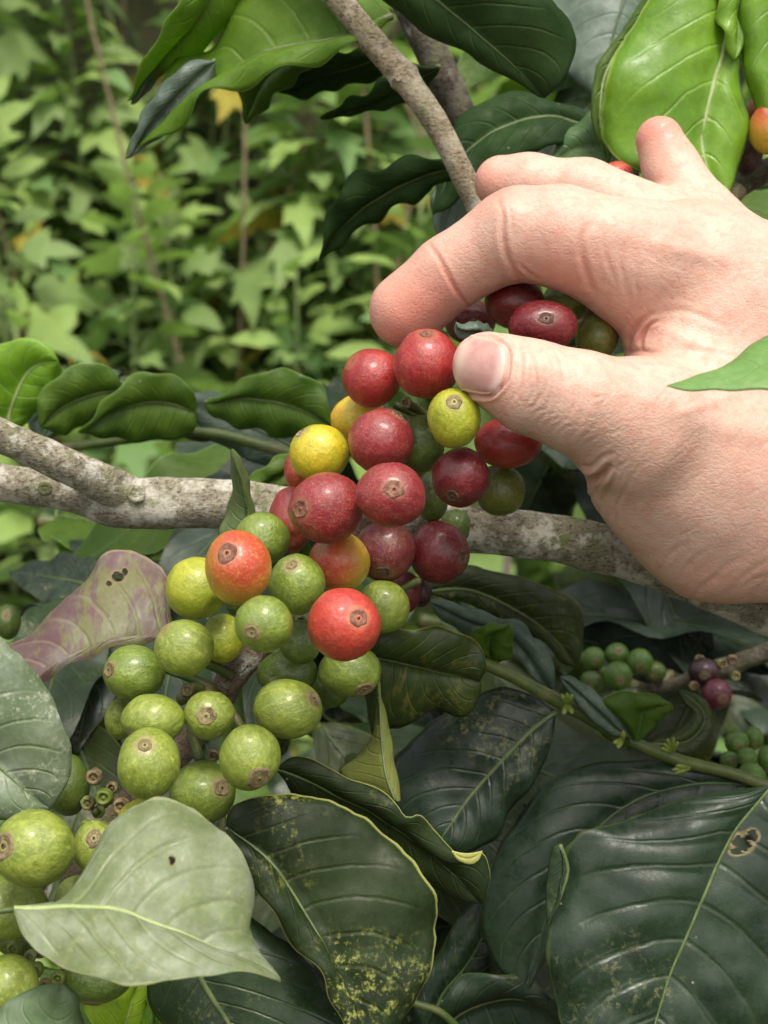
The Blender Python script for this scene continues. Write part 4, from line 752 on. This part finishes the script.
    crease([(577, 464), (590, 466), (602, 458), (616, 452)], 2.2, .45, .4); crease([(604, 472), (600, 486), (590, 498), (585, 510)], 2.0, .35); crease([(620, 462), (612, 482), (604, 500), (600, 516)], 2.2, .4); crease([(634, 470), (624, 492), (616, 510), (614, 530)], 2.2, .3)
    bump(594, 500, 10, 14, -20, .6); bump(640, 500, 26, 30, 20, .6)
    for k in range(26):
        x = rr.uniform(575, 640); y = rr.uniform(395, 470); a = rr.uniform(-1.0, .1); L = rr.uniform(9, 24); crease([(x, y), (x+L*.5*math.cos(a), y+L*.5*math.sin(a)+1.5), (x+L*math.cos(a), y+L*math.sin(a))], 1.3, rr.uniform(.05, .11), .3)
    # back of the hand: fine diagonal lines, tendons and veins
    for k in range(40):
        x = rr.uniform(620, 760); y = rr.uniform(225, 320); a = rr.uniform(.3, 1.3); L = rr.uniform(10, 30); crease([(x, y), (x+L*.5*math.cos(a)+1, y+L*.5*math.sin(a)), (x+L*math.cos(a), y+L*math.sin(a))], 1.3, rr.uniform(.04, .09), .3)
    for k in range(46):
        x = rr.uniform(625, 765); y = rr.uniform(370, 580); a = rr.uniform(-1.1, -.5); L = rr.uniform(14, 46); crease([(x, y), (x+L*.5*math.cos(a)+1, y+L*.5*math.sin(a)), (x+L*math.cos(a), y+L*math.sin(a))], 1.4, rr.uniform(.04, .09), .3)
    for a, b in (((672, 592), (712, 545)), ((700, 600), (740, 556)), ((722, 604), (768, 560)), ((742, 606), (790, 570)), ((655, 580), (690, 540)), ((690, 604), (722, 574)), ((740, 590), (775, 575))):
        crease([a, ((a[0]+b[0])/2-3, (a[1]+b[1])/2-4), b], 2.8, .22, .3)
    bump(690, 252, 46, 9, 14, .7); bump(625, 225, 26, 16, 0, .6); bump(508, 212, 16, 14, 0, .5); bump(700, 345, 60, 6, 24, .35); bump(720, 400, 50, 5, -18, .35); bump(668, 400, 50, 16, 18, .7); bump(735, 300, 20, 60, 60, .5); bump(740, 430, 60, 12, 10, .5); bump(700, 520, 60, 26, 20, .8)
    bump(546, 372, 22, 22, 0, .5)
    # nail folds
    nail = dict(c=(481, 366), ax=(1, .20), L=26.5, Wd=29)
    th = np.linspace(0, 2*math.pi, 40)
    def npos(cn, u, v): 
        a = np.array(cn['ax'], float); a /= np.linalg.norm(a); b = np.array([-a[1], a[0]]); return np.array(cn['c'])+a*u*cn['L']+b*v*cn['Wd']
    def sq(t_, p=2.6): c, s = np.cos(t_), np.sin(t_); return np.sign(c)*abs(c)**(2/p), np.sign(s)*abs(s)**(2/p)
    ring_ = [tuple(npos(nail, *[q*1.05 for q in sq(a)])) for a in np.linspace(-1.9, 1.9, 22)]
    crease(ring_, 1.7, .6, .6, zmax=312, taper=False, rd=.35)
    nz = np.array([noise.noise(Vector(p)*.10) for p in V])*.28+np.array([noise.noise(Vector(p)*.33+Vector((5, 0, 0))) for p in V])*.07; disp += nz*.8
    Vd = V+N*disp[:, None]
    # redness of the skin where it is: fingertips, joints, knuckles
    def blob(x, y, rx, ry, a):
        nonlocal red; red = red+a*np.exp(-(((px-x)/rx)**2+((py-y)/ry)**2))*(facing > -1)
    blob(400, 320, 48, 40, 1.0); blob(440, 285, 40, 40, .5); blob(540, 262, 34, 26, .5); blob(488, 180, 30, 26, .9); blob(656, 130, 30, 26, .9); blob(580, 262, 30, 30, .35); blob(640, 335, 20, 26, .5); blob(500, 395, 24, 20, .5); blob(740, 460, 60, 36, .25); blob(720, 590, 80, 30, .3); blob(665, 230, 40, 20, .25)
    nzr = np.array([noise.noise(Vector(p)*.045+Vector((3, 0, 0))) for p in V]); red = np.clip(red*(1+.3*nzr)+.15*nzr, 0, 1.2)
    def mmw(Vm): return np.array(CAM[:])+(np.stack([Vm[:, 0], -Vm[:, 1], Vm[:, 2]], 1)/1000) @ M3
    # skin
    t = NT('skin'); oc = t.n('TexCoord').outputs['Object']; ra = t.n('Attribute', {'attribute_name': 'red'}).outputs['Fac']
    n1 = t.noise(oc, 90, 5, .6); n2 = t.noise(oc, 420, 4, .65); n3 = t.noise(oc, 1700, 4, .6)
    col = t.mix(t.step(n1, .35, .65), (.575, .355, .28), (.62, .405, .325)); col = t.mix(t.step(n2, .45, .66, 0, .42), col, (.56, .255, .185)); col = t.mix(t.step(n2, .3, .44, .25, 0), col, (.62, .44, .345))
    col = t.mix(t.math('MULTIPLY', ra, .72), col, (.56, .20, .145))
    v = t.n('TexVoronoi', {'feature': 'F1'}, Scale=95.0); t.t.links.new(oc, v.inputs['Vector']); col = t.mix(t.math('MULTIPLY', t.step(v.outputs[0], .04, .1, 1, 0), t.step(n1, .5, .6, 0, .35)), col, (.33, .15, .09))
    vd = t.n('TexVoronoi', {'feature': 'DISTANCE_TO_EDGE'}, Scale=720.0); t.t.links.new(t.scalev(oc, (1, .6, 1.5)), vd.inputs['Vector'])
    vd2 = t.n('TexVoronoi', {'feature': 'DISTANCE_TO_EDGE'}, Scale=300.0); wn = t.n('TexNoise', Scale=500.0); t.t.links.new(oc, wn.inputs['Vector'])
    ad = t.n('VectorMath', {'operation': 'MULTIPLY_ADD'}, i0=wn.outputs['Color'], i1=(.002, .002, .002)); t.t.links.new(oc, ad.inputs[2]); t.t.links.new(ad.outputs[0], vd2.inputs['Vector'])
    h = t.math('ADD', t.math('MULTIPLY', t.step(vd.outputs[0], 0, .25), .13), t.math('MULTIPLY', n3, .55)); h = t.math('ADD', h, t.math('MULTIPLY', t.step(vd2.outputs[0], 0, .16), .11)); h = t.math('ADD', h, t.math('MULTIPLY', n2, .5))
    p = t.n('BsdfPrincipled', Base_Color=col, Roughness=t.step(n2, .3, .7, .44, .58), Normal=t.bump(h, .55, .0004))
    p.inputs['Subsurface Weight'].default_value = .16; p.inputs['Subsurface Radius'].default_value = (1, .35, .2); p.inputs['Subsurface Scale'].default_value = .003; p.inputs['Specular IOR Level'].default_value = .45
    skin = t.fin(p)
    org = mmw(np.array([[120.0, 10, 325]]))[0]
    o = mesh_obj('person', mmw(Vd), Fc, skin, origin=org, attrs={'red': red})
    tag(o, 'light-skinned hand reaching from the right, thumb and index finger pinching a red cherry', 'person')
    # nails
    bvh = BVHTree.FromPolygons([tuple(v) for v in Vd.tolist()], [tuple(f) for f in Fc.tolist()])
    t = NT('fingernail'); uvn = t.n('UVMap', {'uv_map': 'uv'}).outputs[0]; sx = t.n('SeparateXYZ', Vector=uvn); oc = t.n('TexCoord').outputs['Object']
    col = t.mix(t.step(sx.outputs[0], .05, .3), (.64, .48, .38), (.44, .225, .20)); col = t.mix(t.step(sx.outputs[0], .70, .92), col, (.60, .42, .37)); col = t.mix(t.step(t.noise(oc, 300, 4, .6), .4, .7, 0, .25), col, (.7, .5, .42))
    p = t.n('BsdfPrincipled', Base_Color=col, Roughness=.42, Normal=t.bump(t.noise(t.scalev(uvn, (1, 30, 1)), 2.0, 3, .5), .15, .0003)); p.inputs['Subsurface Weight'].default_value = .2; p.inputs['Subsurface Scale'].default_value = .002
    nm = t.fin(p)
    def make_nail(cn, hgt=.42, n_=26):
        V2 = []; UVs = []; Fn = []; last = bvh.ray_cast(Vector((0, 0, 0)), Vector(((cn['c'][0]-384)/F, (cn['c'][1]-512)/F, 1)).normalized())
        g = np.linspace(-1, 1, n_)
        for i, a in enumerate(g):
            for j, b in enumerate(g):
                # squircle map
                u_ = a*math.sqrt(1-b*b*.30); v_ = b*math.sqrt(1-a*a*.30); q = npos(cn, u_, v_); dr = Vector(((q[0]-384)/F, (q[1]-512)/F, 1)).normalized()
                hit = bvh.ray_cast(Vector((0, 0, 0)), dr)
                if hit[0] is None or hit[0].z > cn.get('D', 300)+6: hit = last
                last = hit
                nn = Vector(hit[1]); e_ = max(abs(a), abs(b)); lift = hgt if e_ < .93 else hgt-.55*(e_-.93)/.07
                if a < -.8: lift += .10
                V2.append(np.array(hit[0]+nn*lift)); UVs.append(((a+1)/2, (b+1)/2))
        V2 = np.array(V2).reshape(n_, n_, 3)
        for _ in range(6):
            Q = V2.copy(); Q[1:-1, 1:-1] = (V2[:-2, 1:-1]+V2[2:, 1:-1]+V2[1:-1, :-2]+V2[1:-1, 2:])/4; V2 = V2*.4+Q*.6
        for i in range(n_-1):
            for j in range(n_-1): Fn.append((i*n_+j, i*n_+j+1, (i+1)*n_+j+1, (i+1)*n_+j))
        mesh_obj('fingernail', mmw(V2.reshape(-1, 3)), Fn, nm, o, uv=UVs)
    make_nail(nail)
    make_nail(dict(c=(668, 131), ax=(.40, 1), L=11, Wd=7, D=352), .0)
    return o
build_hand()
# ============================================================ filler coffee leaves deeper in the shrub (copies share meshes)
def generic_leaf(name, mat, rib, ln=.13, wd=.05, sd=0, nu=26, hh=4, fold=.25, droop=.35, wave=.004):
    rr = random.Random(sd); V = []; UVs = []; Fc = []; rw = 2*hh+1
    for i in range(nu+1):
        u = i/nu; w = wd/2*(math.sin(math.pi*min(1, u**.82))**.8)*(1-.25*u) if u < 1 else 0
        w = max(w, .0004); y = ln*u; z0 = -droop*ln*u*u*.6
        for j in range(rw):
            v = -1+2*j/(rw-1); x = v*w; z = z0-abs(v)*w*-fold+wave*math.sin(u*22+sd+(2 if v > 0 else 0))*abs(v)**2*math.sin(math.pi*u)+.0012*abs(math.sin(math.pi*(u*9-abs(v)*2.2)))*(1-abs(v)**3)
            V.append((x, y, z)); UVs.append((u, (v+1)/2))
    for i in range(nu):
        for j in range(rw-1): Fc.append((i*rw+j, i*rw+j+1, (i+1)*rw+j+1, (i+1)*rw+j))
    o = mesh_obj(name, V, Fc, G[mat], None, (0, 0, 0), uv=UVs)
    return o
LM = []
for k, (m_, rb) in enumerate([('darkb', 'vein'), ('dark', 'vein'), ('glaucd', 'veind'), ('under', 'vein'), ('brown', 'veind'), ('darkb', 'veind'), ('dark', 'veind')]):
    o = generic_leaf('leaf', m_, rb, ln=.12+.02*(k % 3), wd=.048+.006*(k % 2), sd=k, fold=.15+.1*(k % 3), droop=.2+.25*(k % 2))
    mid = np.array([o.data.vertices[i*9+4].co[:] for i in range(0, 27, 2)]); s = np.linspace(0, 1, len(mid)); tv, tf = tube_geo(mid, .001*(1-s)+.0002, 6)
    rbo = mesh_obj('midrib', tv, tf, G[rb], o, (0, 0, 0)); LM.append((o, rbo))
def put_leaf(src, parent, loc, M):
    """copy a leaf and its midrib under `parent`"""
    o, rb = src; c = o.copy(); COL.objects.link(c); c.parent = parent
    mw = Matrix.Translation(loc) @ M.to_4x4(); c.matrix_local = Matrix.Translation(-Vector(parent.location)) @ mw
    r = rb.copy(); COL.objects.link(r); r.parent = c; return c
def frame(dirv, nrm):
    y = Vector(dirv).normalized(); z = (Vector(nrm)-y*Vector(nrm).dot(y)).normalized(); x = y.cross(z); return Matrix((x, y, z)).transposed()
rr = random.Random(11)
FG = 'shaded coffee shoots deep in the shrub'
def deep_shoot(x, y, z, x2, y2, z2, n, label, mats, size=1.0, up=.6):
    t = empty('coffee_shoot', P(x, y, z), label, 'shoot', FG)
    a, b = P(x, y, z), P(x2, y2, z2); pts = [a.lerp(b, s)+Vector((0, 0, -.012*math.sin(s*3.1))) for s in np.linspace(0, 1, 12)]
    v, f = tube_geo([p[:] for p in pts], np.linspace(.003, .0018, 12), 8, .1, 100); mesh_obj('stem', v, f, G['twig'], t)
    ax = (b-a).normalized()
    n = int(n*1.8)
    for k in range(n):
        s = (k+.5)/n; p = a.lerp(b, s)
        for sd in (-1, 1):
            side = ax.cross(Vector((0, 0, 1))).normalized()*sd; side = (side+ax*rr.uniform(.1, .7)+Vector((0, 0, rr.uniform(-.7, .35)))).normalized()
            nrm = Vector((rr.uniform(-.5, .5), -up+rr.uniform(-.4, .3), 1)); 
            M = frame(side, nrm); sc = size*rr.uniform(.42, .78); M = M @ Matrix.Diagonal((sc, sc, sc)); put_leaf(LM[rr.choice(mats)], t, p, M)
deep = [
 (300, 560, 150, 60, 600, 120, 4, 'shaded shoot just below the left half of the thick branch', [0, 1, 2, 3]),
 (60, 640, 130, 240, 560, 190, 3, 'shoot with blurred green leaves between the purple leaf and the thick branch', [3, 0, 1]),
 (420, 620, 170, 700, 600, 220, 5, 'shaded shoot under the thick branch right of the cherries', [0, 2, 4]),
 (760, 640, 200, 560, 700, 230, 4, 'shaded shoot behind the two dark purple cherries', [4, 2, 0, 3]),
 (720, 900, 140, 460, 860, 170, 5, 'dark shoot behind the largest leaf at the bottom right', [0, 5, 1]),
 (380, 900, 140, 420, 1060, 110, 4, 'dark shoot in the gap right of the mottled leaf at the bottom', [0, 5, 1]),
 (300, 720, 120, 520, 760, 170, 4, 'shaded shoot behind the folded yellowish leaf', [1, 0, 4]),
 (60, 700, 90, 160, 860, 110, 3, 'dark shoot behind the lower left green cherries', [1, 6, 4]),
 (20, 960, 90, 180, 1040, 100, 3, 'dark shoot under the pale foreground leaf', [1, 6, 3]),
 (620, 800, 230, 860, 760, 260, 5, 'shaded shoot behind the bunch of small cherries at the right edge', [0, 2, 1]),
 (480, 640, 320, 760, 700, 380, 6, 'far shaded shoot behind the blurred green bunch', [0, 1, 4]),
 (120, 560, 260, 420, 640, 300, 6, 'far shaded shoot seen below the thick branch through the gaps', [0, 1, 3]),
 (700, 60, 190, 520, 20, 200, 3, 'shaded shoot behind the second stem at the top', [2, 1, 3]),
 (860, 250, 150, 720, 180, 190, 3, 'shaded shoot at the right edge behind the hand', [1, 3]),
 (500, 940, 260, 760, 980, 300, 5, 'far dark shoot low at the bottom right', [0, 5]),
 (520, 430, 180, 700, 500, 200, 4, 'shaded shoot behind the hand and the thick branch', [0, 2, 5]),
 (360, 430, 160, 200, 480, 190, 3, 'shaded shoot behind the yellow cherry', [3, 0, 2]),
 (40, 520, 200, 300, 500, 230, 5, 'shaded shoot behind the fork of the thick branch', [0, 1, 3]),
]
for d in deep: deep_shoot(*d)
# low coffee shrubs between here and the bank, closing the view under the branch
def low_shrub(x, y, h, label, sd):
    r_ = random.Random(sd); base = Vector((x, y, .0)); t = empty('coffee_shrub', base, label, 'shrub', 'low coffee shrubs behind the branch')
    pts = [base+Vector((r_.uniform(-.02, .02)*i, r_.uniform(-.02, .02)*i, h*i/7)) for i in range(8)]
    v, f = tube_geo([p[:] for p in pts], np.linspace(.012, .004, 8), 8, .1, 40); mesh_obj('trunk', v, f, G['bark3'], t)
    for k in range(42):
        s = .35+.65*k/42; p = base+Vector((0, 0, h*s)); a = k*2.4; L = r_.uniform(.05, .30)*(1.2-s*.6); dr = Vector((math.cos(a), math.sin(a), r_.uniform(-.3, .3)))
        q = p+dr*L; M = frame(Vector((dr.x, dr.y, r_.uniform(-.8, .1))), Vector((r_.uniform(-.4, .4), -.5+r_.uniform(-.4, .4), 1))); sc = r_.uniform(.8, 1.25); put_leaf(LM[r_.choice([0, 1, 3, 5, 6, 4])], t, q, M @ Matrix.Diagonal((sc, sc, sc)))
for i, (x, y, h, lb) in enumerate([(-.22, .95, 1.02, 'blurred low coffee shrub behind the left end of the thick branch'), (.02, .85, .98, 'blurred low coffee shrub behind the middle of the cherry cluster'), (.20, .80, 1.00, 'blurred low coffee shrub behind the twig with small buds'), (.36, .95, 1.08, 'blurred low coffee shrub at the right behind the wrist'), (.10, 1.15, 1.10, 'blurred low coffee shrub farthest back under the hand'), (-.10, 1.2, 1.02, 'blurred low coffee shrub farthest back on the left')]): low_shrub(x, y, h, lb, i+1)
# ============================================================ weeds with lobed leaves on the bank
G['w1'] = leaf_mat('weed_leaf', (.155, .24, .065), (.21, .305, .095), (.34, .42, .18), rough=.55, transl=.3, tcol=(.2, .42, .08))
G['w2'] = leaf_mat('weed_leaf_light', (.24, .36, .085), (.32, .44, .12), (.3, .45, .18), rough=.55, transl=.35, tcol=(.3, .55, .08))
G['w3'] = leaf_mat('weed_leaf_yellow', (.46, .36, .04), (.34, .30, .06), (.4, .36, .1), rough=.6, transl=.35, tcol=(.5, .4, .05))
G['w4'] = leaf_mat('weed_leaf_dull', (.11, .20, .06), (.16, .27, .085), (.14, .24, .10), rough=.5, transl=.25)
G['wstem'] = plain_mat('weed_stem', (.12, .18, .06), (.18, .22, .08), 60, .7); G['wdry'] = plain_mat('dry_stem', (.15, .11, .06), (.24, .19, .11), 60, .8)
HALF5 = [(.025, 0), (.09, .05), (.20, .02), (.34, .12), (.42, .24), (.50, .38), (.40, .42), (.31, .45), (.26, .50), (.28, .60), (.32, .72), (.33, .82), (.26, .80), (.20, .78), (.17, .79), (.15, .84), (.10, .95), (.05, 1.05), (.004, 1.15)]
HALF3 = [(.02, 0), (.07, .06), (.16, .12), (.28, .26), (.42, .44), (.50, .56), (.36, .56), (.24, .56), (.18, .60), (.20, .72), (.16, .86), (.08, 1.0), (.004, 1.12)]
HALF1 = [(.02, 0), (.08, .08), (.16, .2), (.22, .34), (.24, .48), (.21, .64), (.15, .8), (.08, .94), (.004, 1.06)]
def weed_leaf(half, mat, sd, droop):
    V = []; UVs = []; Fc = []; m = 3; n = len(half); rw = 2*m+1; rr_ = random.Random(sd); wob = rr_.uniform(0, 6)
    for i, (hx, hy) in enumerate(half):
        my = min(hy, 1.15); u = i/(n-1)
        for j in range(rw):
            v = -1+2*j/(rw-1); a = abs(v); x = v*hx*(1+.06*math.sin(i*2+sd+v)); y = (i/(n-1)*half[-1][1])*(1-a)+hy*a
            z = .22*a*hx-droop*y*y-.5*droop*(abs(x))**1.5+.02*math.sin(y*14+wob+v*2)
            V.append((x, y, z)); UVs.append((u, (v+1)/2))
    for i in range(n-1):
        for j in range(rw-1): Fc.append((i*rw+j, i*rw+j+1, (i+1)*rw+j+1, (i+1)*rw+j))
    return mesh_obj('leaf', V, Fc, G[mat], None, (0, 0, 0), uv=UVs)
WL = {k: [weed_leaf(h, k, i, dr) for i, (h, dr) in enumerate([(HALF5, .35), (HALF3, .45), (HALF5, .6), (HALF1, .4)])] for k in ('w1', 'w2', 'w3', 'w4')}
def gz(x, y): b = 1/(1+math.exp(-(y-2.5)*3.2)); return b*(2.9+max(0, y-3)*.25)
def make_weed(sd, h, lean):
    r_ = random.Random(sd); t = empty('leafy_weed', (0, 0, 0), 'x', 'weed', 'tall lobed-leaf weeds on the bank')
    ph = r_.uniform(0, 6); path = lambda s: Vector((lean*s*s*.3+.015*math.sin(s*9+ph), .1*lean*s, h*s))
    pts = [path(s)[:] for s in np.linspace(0, 1, 16)]; v, f = tube_geo(pts, np.linspace(.006, .003, 16), 7, .05, 60); mesh_obj('stem', v, f, G['wstem'], t)
    n = 64
    for k in range(n):
        s = .15+.85*(k/(n-1))**.9; p = path(s); a = k*2.39996+ph; topk = k/(n-1); pet = .10*(1-topk)+.01
        el = .55*topk**2*1.6-.15; dr = Vector((math.cos(a), math.sin(a), el)).normalized(); q = p+dr*pet+Vector((0, 0, .02*(1-topk)))
        sc = (.098-.042*topk**2)*r_.uniform(.8, 1.25); kind = 'w2' if topk > .78 else r_.choices(['w1', 'w4', 'w3', 'w2'], [6, 3, 1.0 if topk < .6 else .2, 2.2])[0]
        o = WL[kind][r_.choice([0, 1, 2, 3, 3, 3] if topk < .8 else [3, 3, 1])].copy(); COL.objects.link(o); o.parent = t
        M = frame(Vector((dr.x, dr.y, el-.25*(1-topk))), Vector((r_.uniform(-.7, .7), -.75+r_.uniform(-.6, .6), 1))) @ Matrix.Diagonal((sc*r_.uniform(.85, 1.1), sc, sc)); o.matrix_local = Matrix.Translation(q) @ M.to_4x4()
        if pet > .03:
            tv, tf = tube_geo([p[:], (p+dr*pet*.5+Vector((0, 0, .012)))[:], q[:]], [.0018, .0014, .0011], 5); mesh_obj('leaf_stalk', tv, tf, G['wstem'], t)
    return t
protos = [make_weed(1, .95, .3), make_weed(2, .75, -.4), make_weed(3, 1.05, .1), make_weed(4, .6, .5), make_weed(5, .85, -.1)]
labs = []
r_ = random.Random(5); used = [False]*5; cnt = 0
for row, (y, nx) in enumerate([(1.4, 6), (1.6, 9), (1.8, 12), (2.0, 13), (2.2, 14), (2.4, 14), (2.65, 13), (2.95, 12), (3.3, 10)]):
    half = (y*384/F)*1.35+.1
    for i in range(nx):
        x = -half+2*half*(i+.5)/nx+r_.uniform(-.06, .06); yy = y+r_.uniform(-.08, .08); k = r_.randrange(5)
        z = gz(x, yy)-.05
        
        if row == 0 and x > .12: continue
        if not used[k]: o = protos[k]; used[k] = True
        else: o = copy_tree(protos[k])
        o.location = (x, yy, z); o.rotation_euler = (r_.uniform(-.12, .12), r_.uniform(-.12, .12), r_.uniform(0, 6.28)); sc = r_.uniform(.85, 1.2)
        o.scale = (sc,)*3; cnt += 1
        o['label'] = 'blurred leafy green weed with lobed leaves growing on the bank behind'
    
for k in range(5):
    if not used[k]:
        protos[k].location = (.3+.1*k, 2.3, gz(0, 2.3))
# dry stalks between the weeds
for i in range(22):
    x = r_.uniform(-.7, .5); y = r_.uniform(1.9, 2.9); z = gz(x, y); a = r_.uniform(-1.4, 1.4)
    pts = [Vector((x+a*s*.5+.02*math.sin(s*5+i), y, z+s*1.5))[:] for s in np.linspace(0, 1, 8)]
    v, f = tube_geo(pts, np.linspace(.0045, .0025, 8), 7, .1, 30); o = mesh_obj('dry_stalk', v, f, G['wdry'], origin=pts[0]); tag(o, 'thin dry brown stalk standing among the blurred weeds', 'stalk', 'dry stalks among the weeds')
# ============================================================ cleanup, camera, light
for lst in [LM, [(w, None) for k in WL for w in WL[k]]]:
    for a, b in lst:
        if b is not None: bpy.data.objects.remove(b)
        bpy.data.objects.remove(a)
for o in bpy.data.objects:
    if '_o' in o: del o['_o']
cd = bpy.data.cameras.new('camera'); cam = bpy.data.objects.new('camera', cd); COL.objects.link(cam); scene.camera = cam
cam.location = CAM; cam.rotation_euler = (R(90)-PITCH, 0, 0); cd.sensor_fit = 'VERTICAL'; cd.sensor_height = 24; cd.lens = 24*F/H; cd.clip_start = .01; cd.clip_end = 300
cd.dof.use_dof = True; cd.dof.focus_distance = .312; cd.dof.aperture_fstop = cd.lens/2.3
w = bpy.data.worlds.new('World'); scene.world = w; w.use_nodes = True; nt = w.node_tree; bg = nt.nodes['Background']; sky = nt.nodes.new('ShaderNodeTexSky'); sky.sky_type = 'NISHITA'; sky.sun_disc = False
EL, AZ = R(66), R(165)                       # high sun behind thin cloud, a little to the right behind the camera
sky.sun_elevation = EL; sky.air_density = 1.0; sky.dust_density = 4.0; sky.ozone_density = 1.0
sd = Vector((math.sin(AZ)*math.cos(EL), math.cos(AZ)*math.cos(EL), math.sin(EL)))
sky.sun_rotation = AZ; hs = nt.nodes.new('ShaderNodeHueSaturation'); hs.inputs['Saturation'].default_value = .35; nt.links.new(sky.outputs[0], hs.inputs['Color']); wm = nt.nodes.new('ShaderNodeMix'); wm.data_type = 'RGBA'; wm.blend_type = 'MULTIPLY'; wm.inputs[0].default_value = 1; wm.inputs[7].default_value = (1, .965, .88, 1); nt.links.new(hs.outputs[0], wm.inputs[6]); nt.links.new(wm.outputs[2], bg.inputs[0]); bg.inputs[1].default_value = .15
sl = bpy.data.lights.new('sun', 'SUN'); sl.energy = 1.4; sl.angle = R(16); sl.color = (1, .95, .87); so = bpy.data.objects.new('sun', sl); COL.objects.link(so); so.rotation_euler = sd.to_track_quat('Z', 'Y').to_euler(); so.location = (0, 0, 5)
scene.render.engine = 'CYCLES'; scene.view_settings.view_transform = 'Standard'; scene.view_settings.look = 'None'; scene.view_settings.exposure = .92; scene.view_settings.gamma = 1
scene.render.resolution_x = 768; scene.render.resolution_y = 1024
scene.cycles.max_bounces = 8; scene.cycles.transmission_bounces = 6
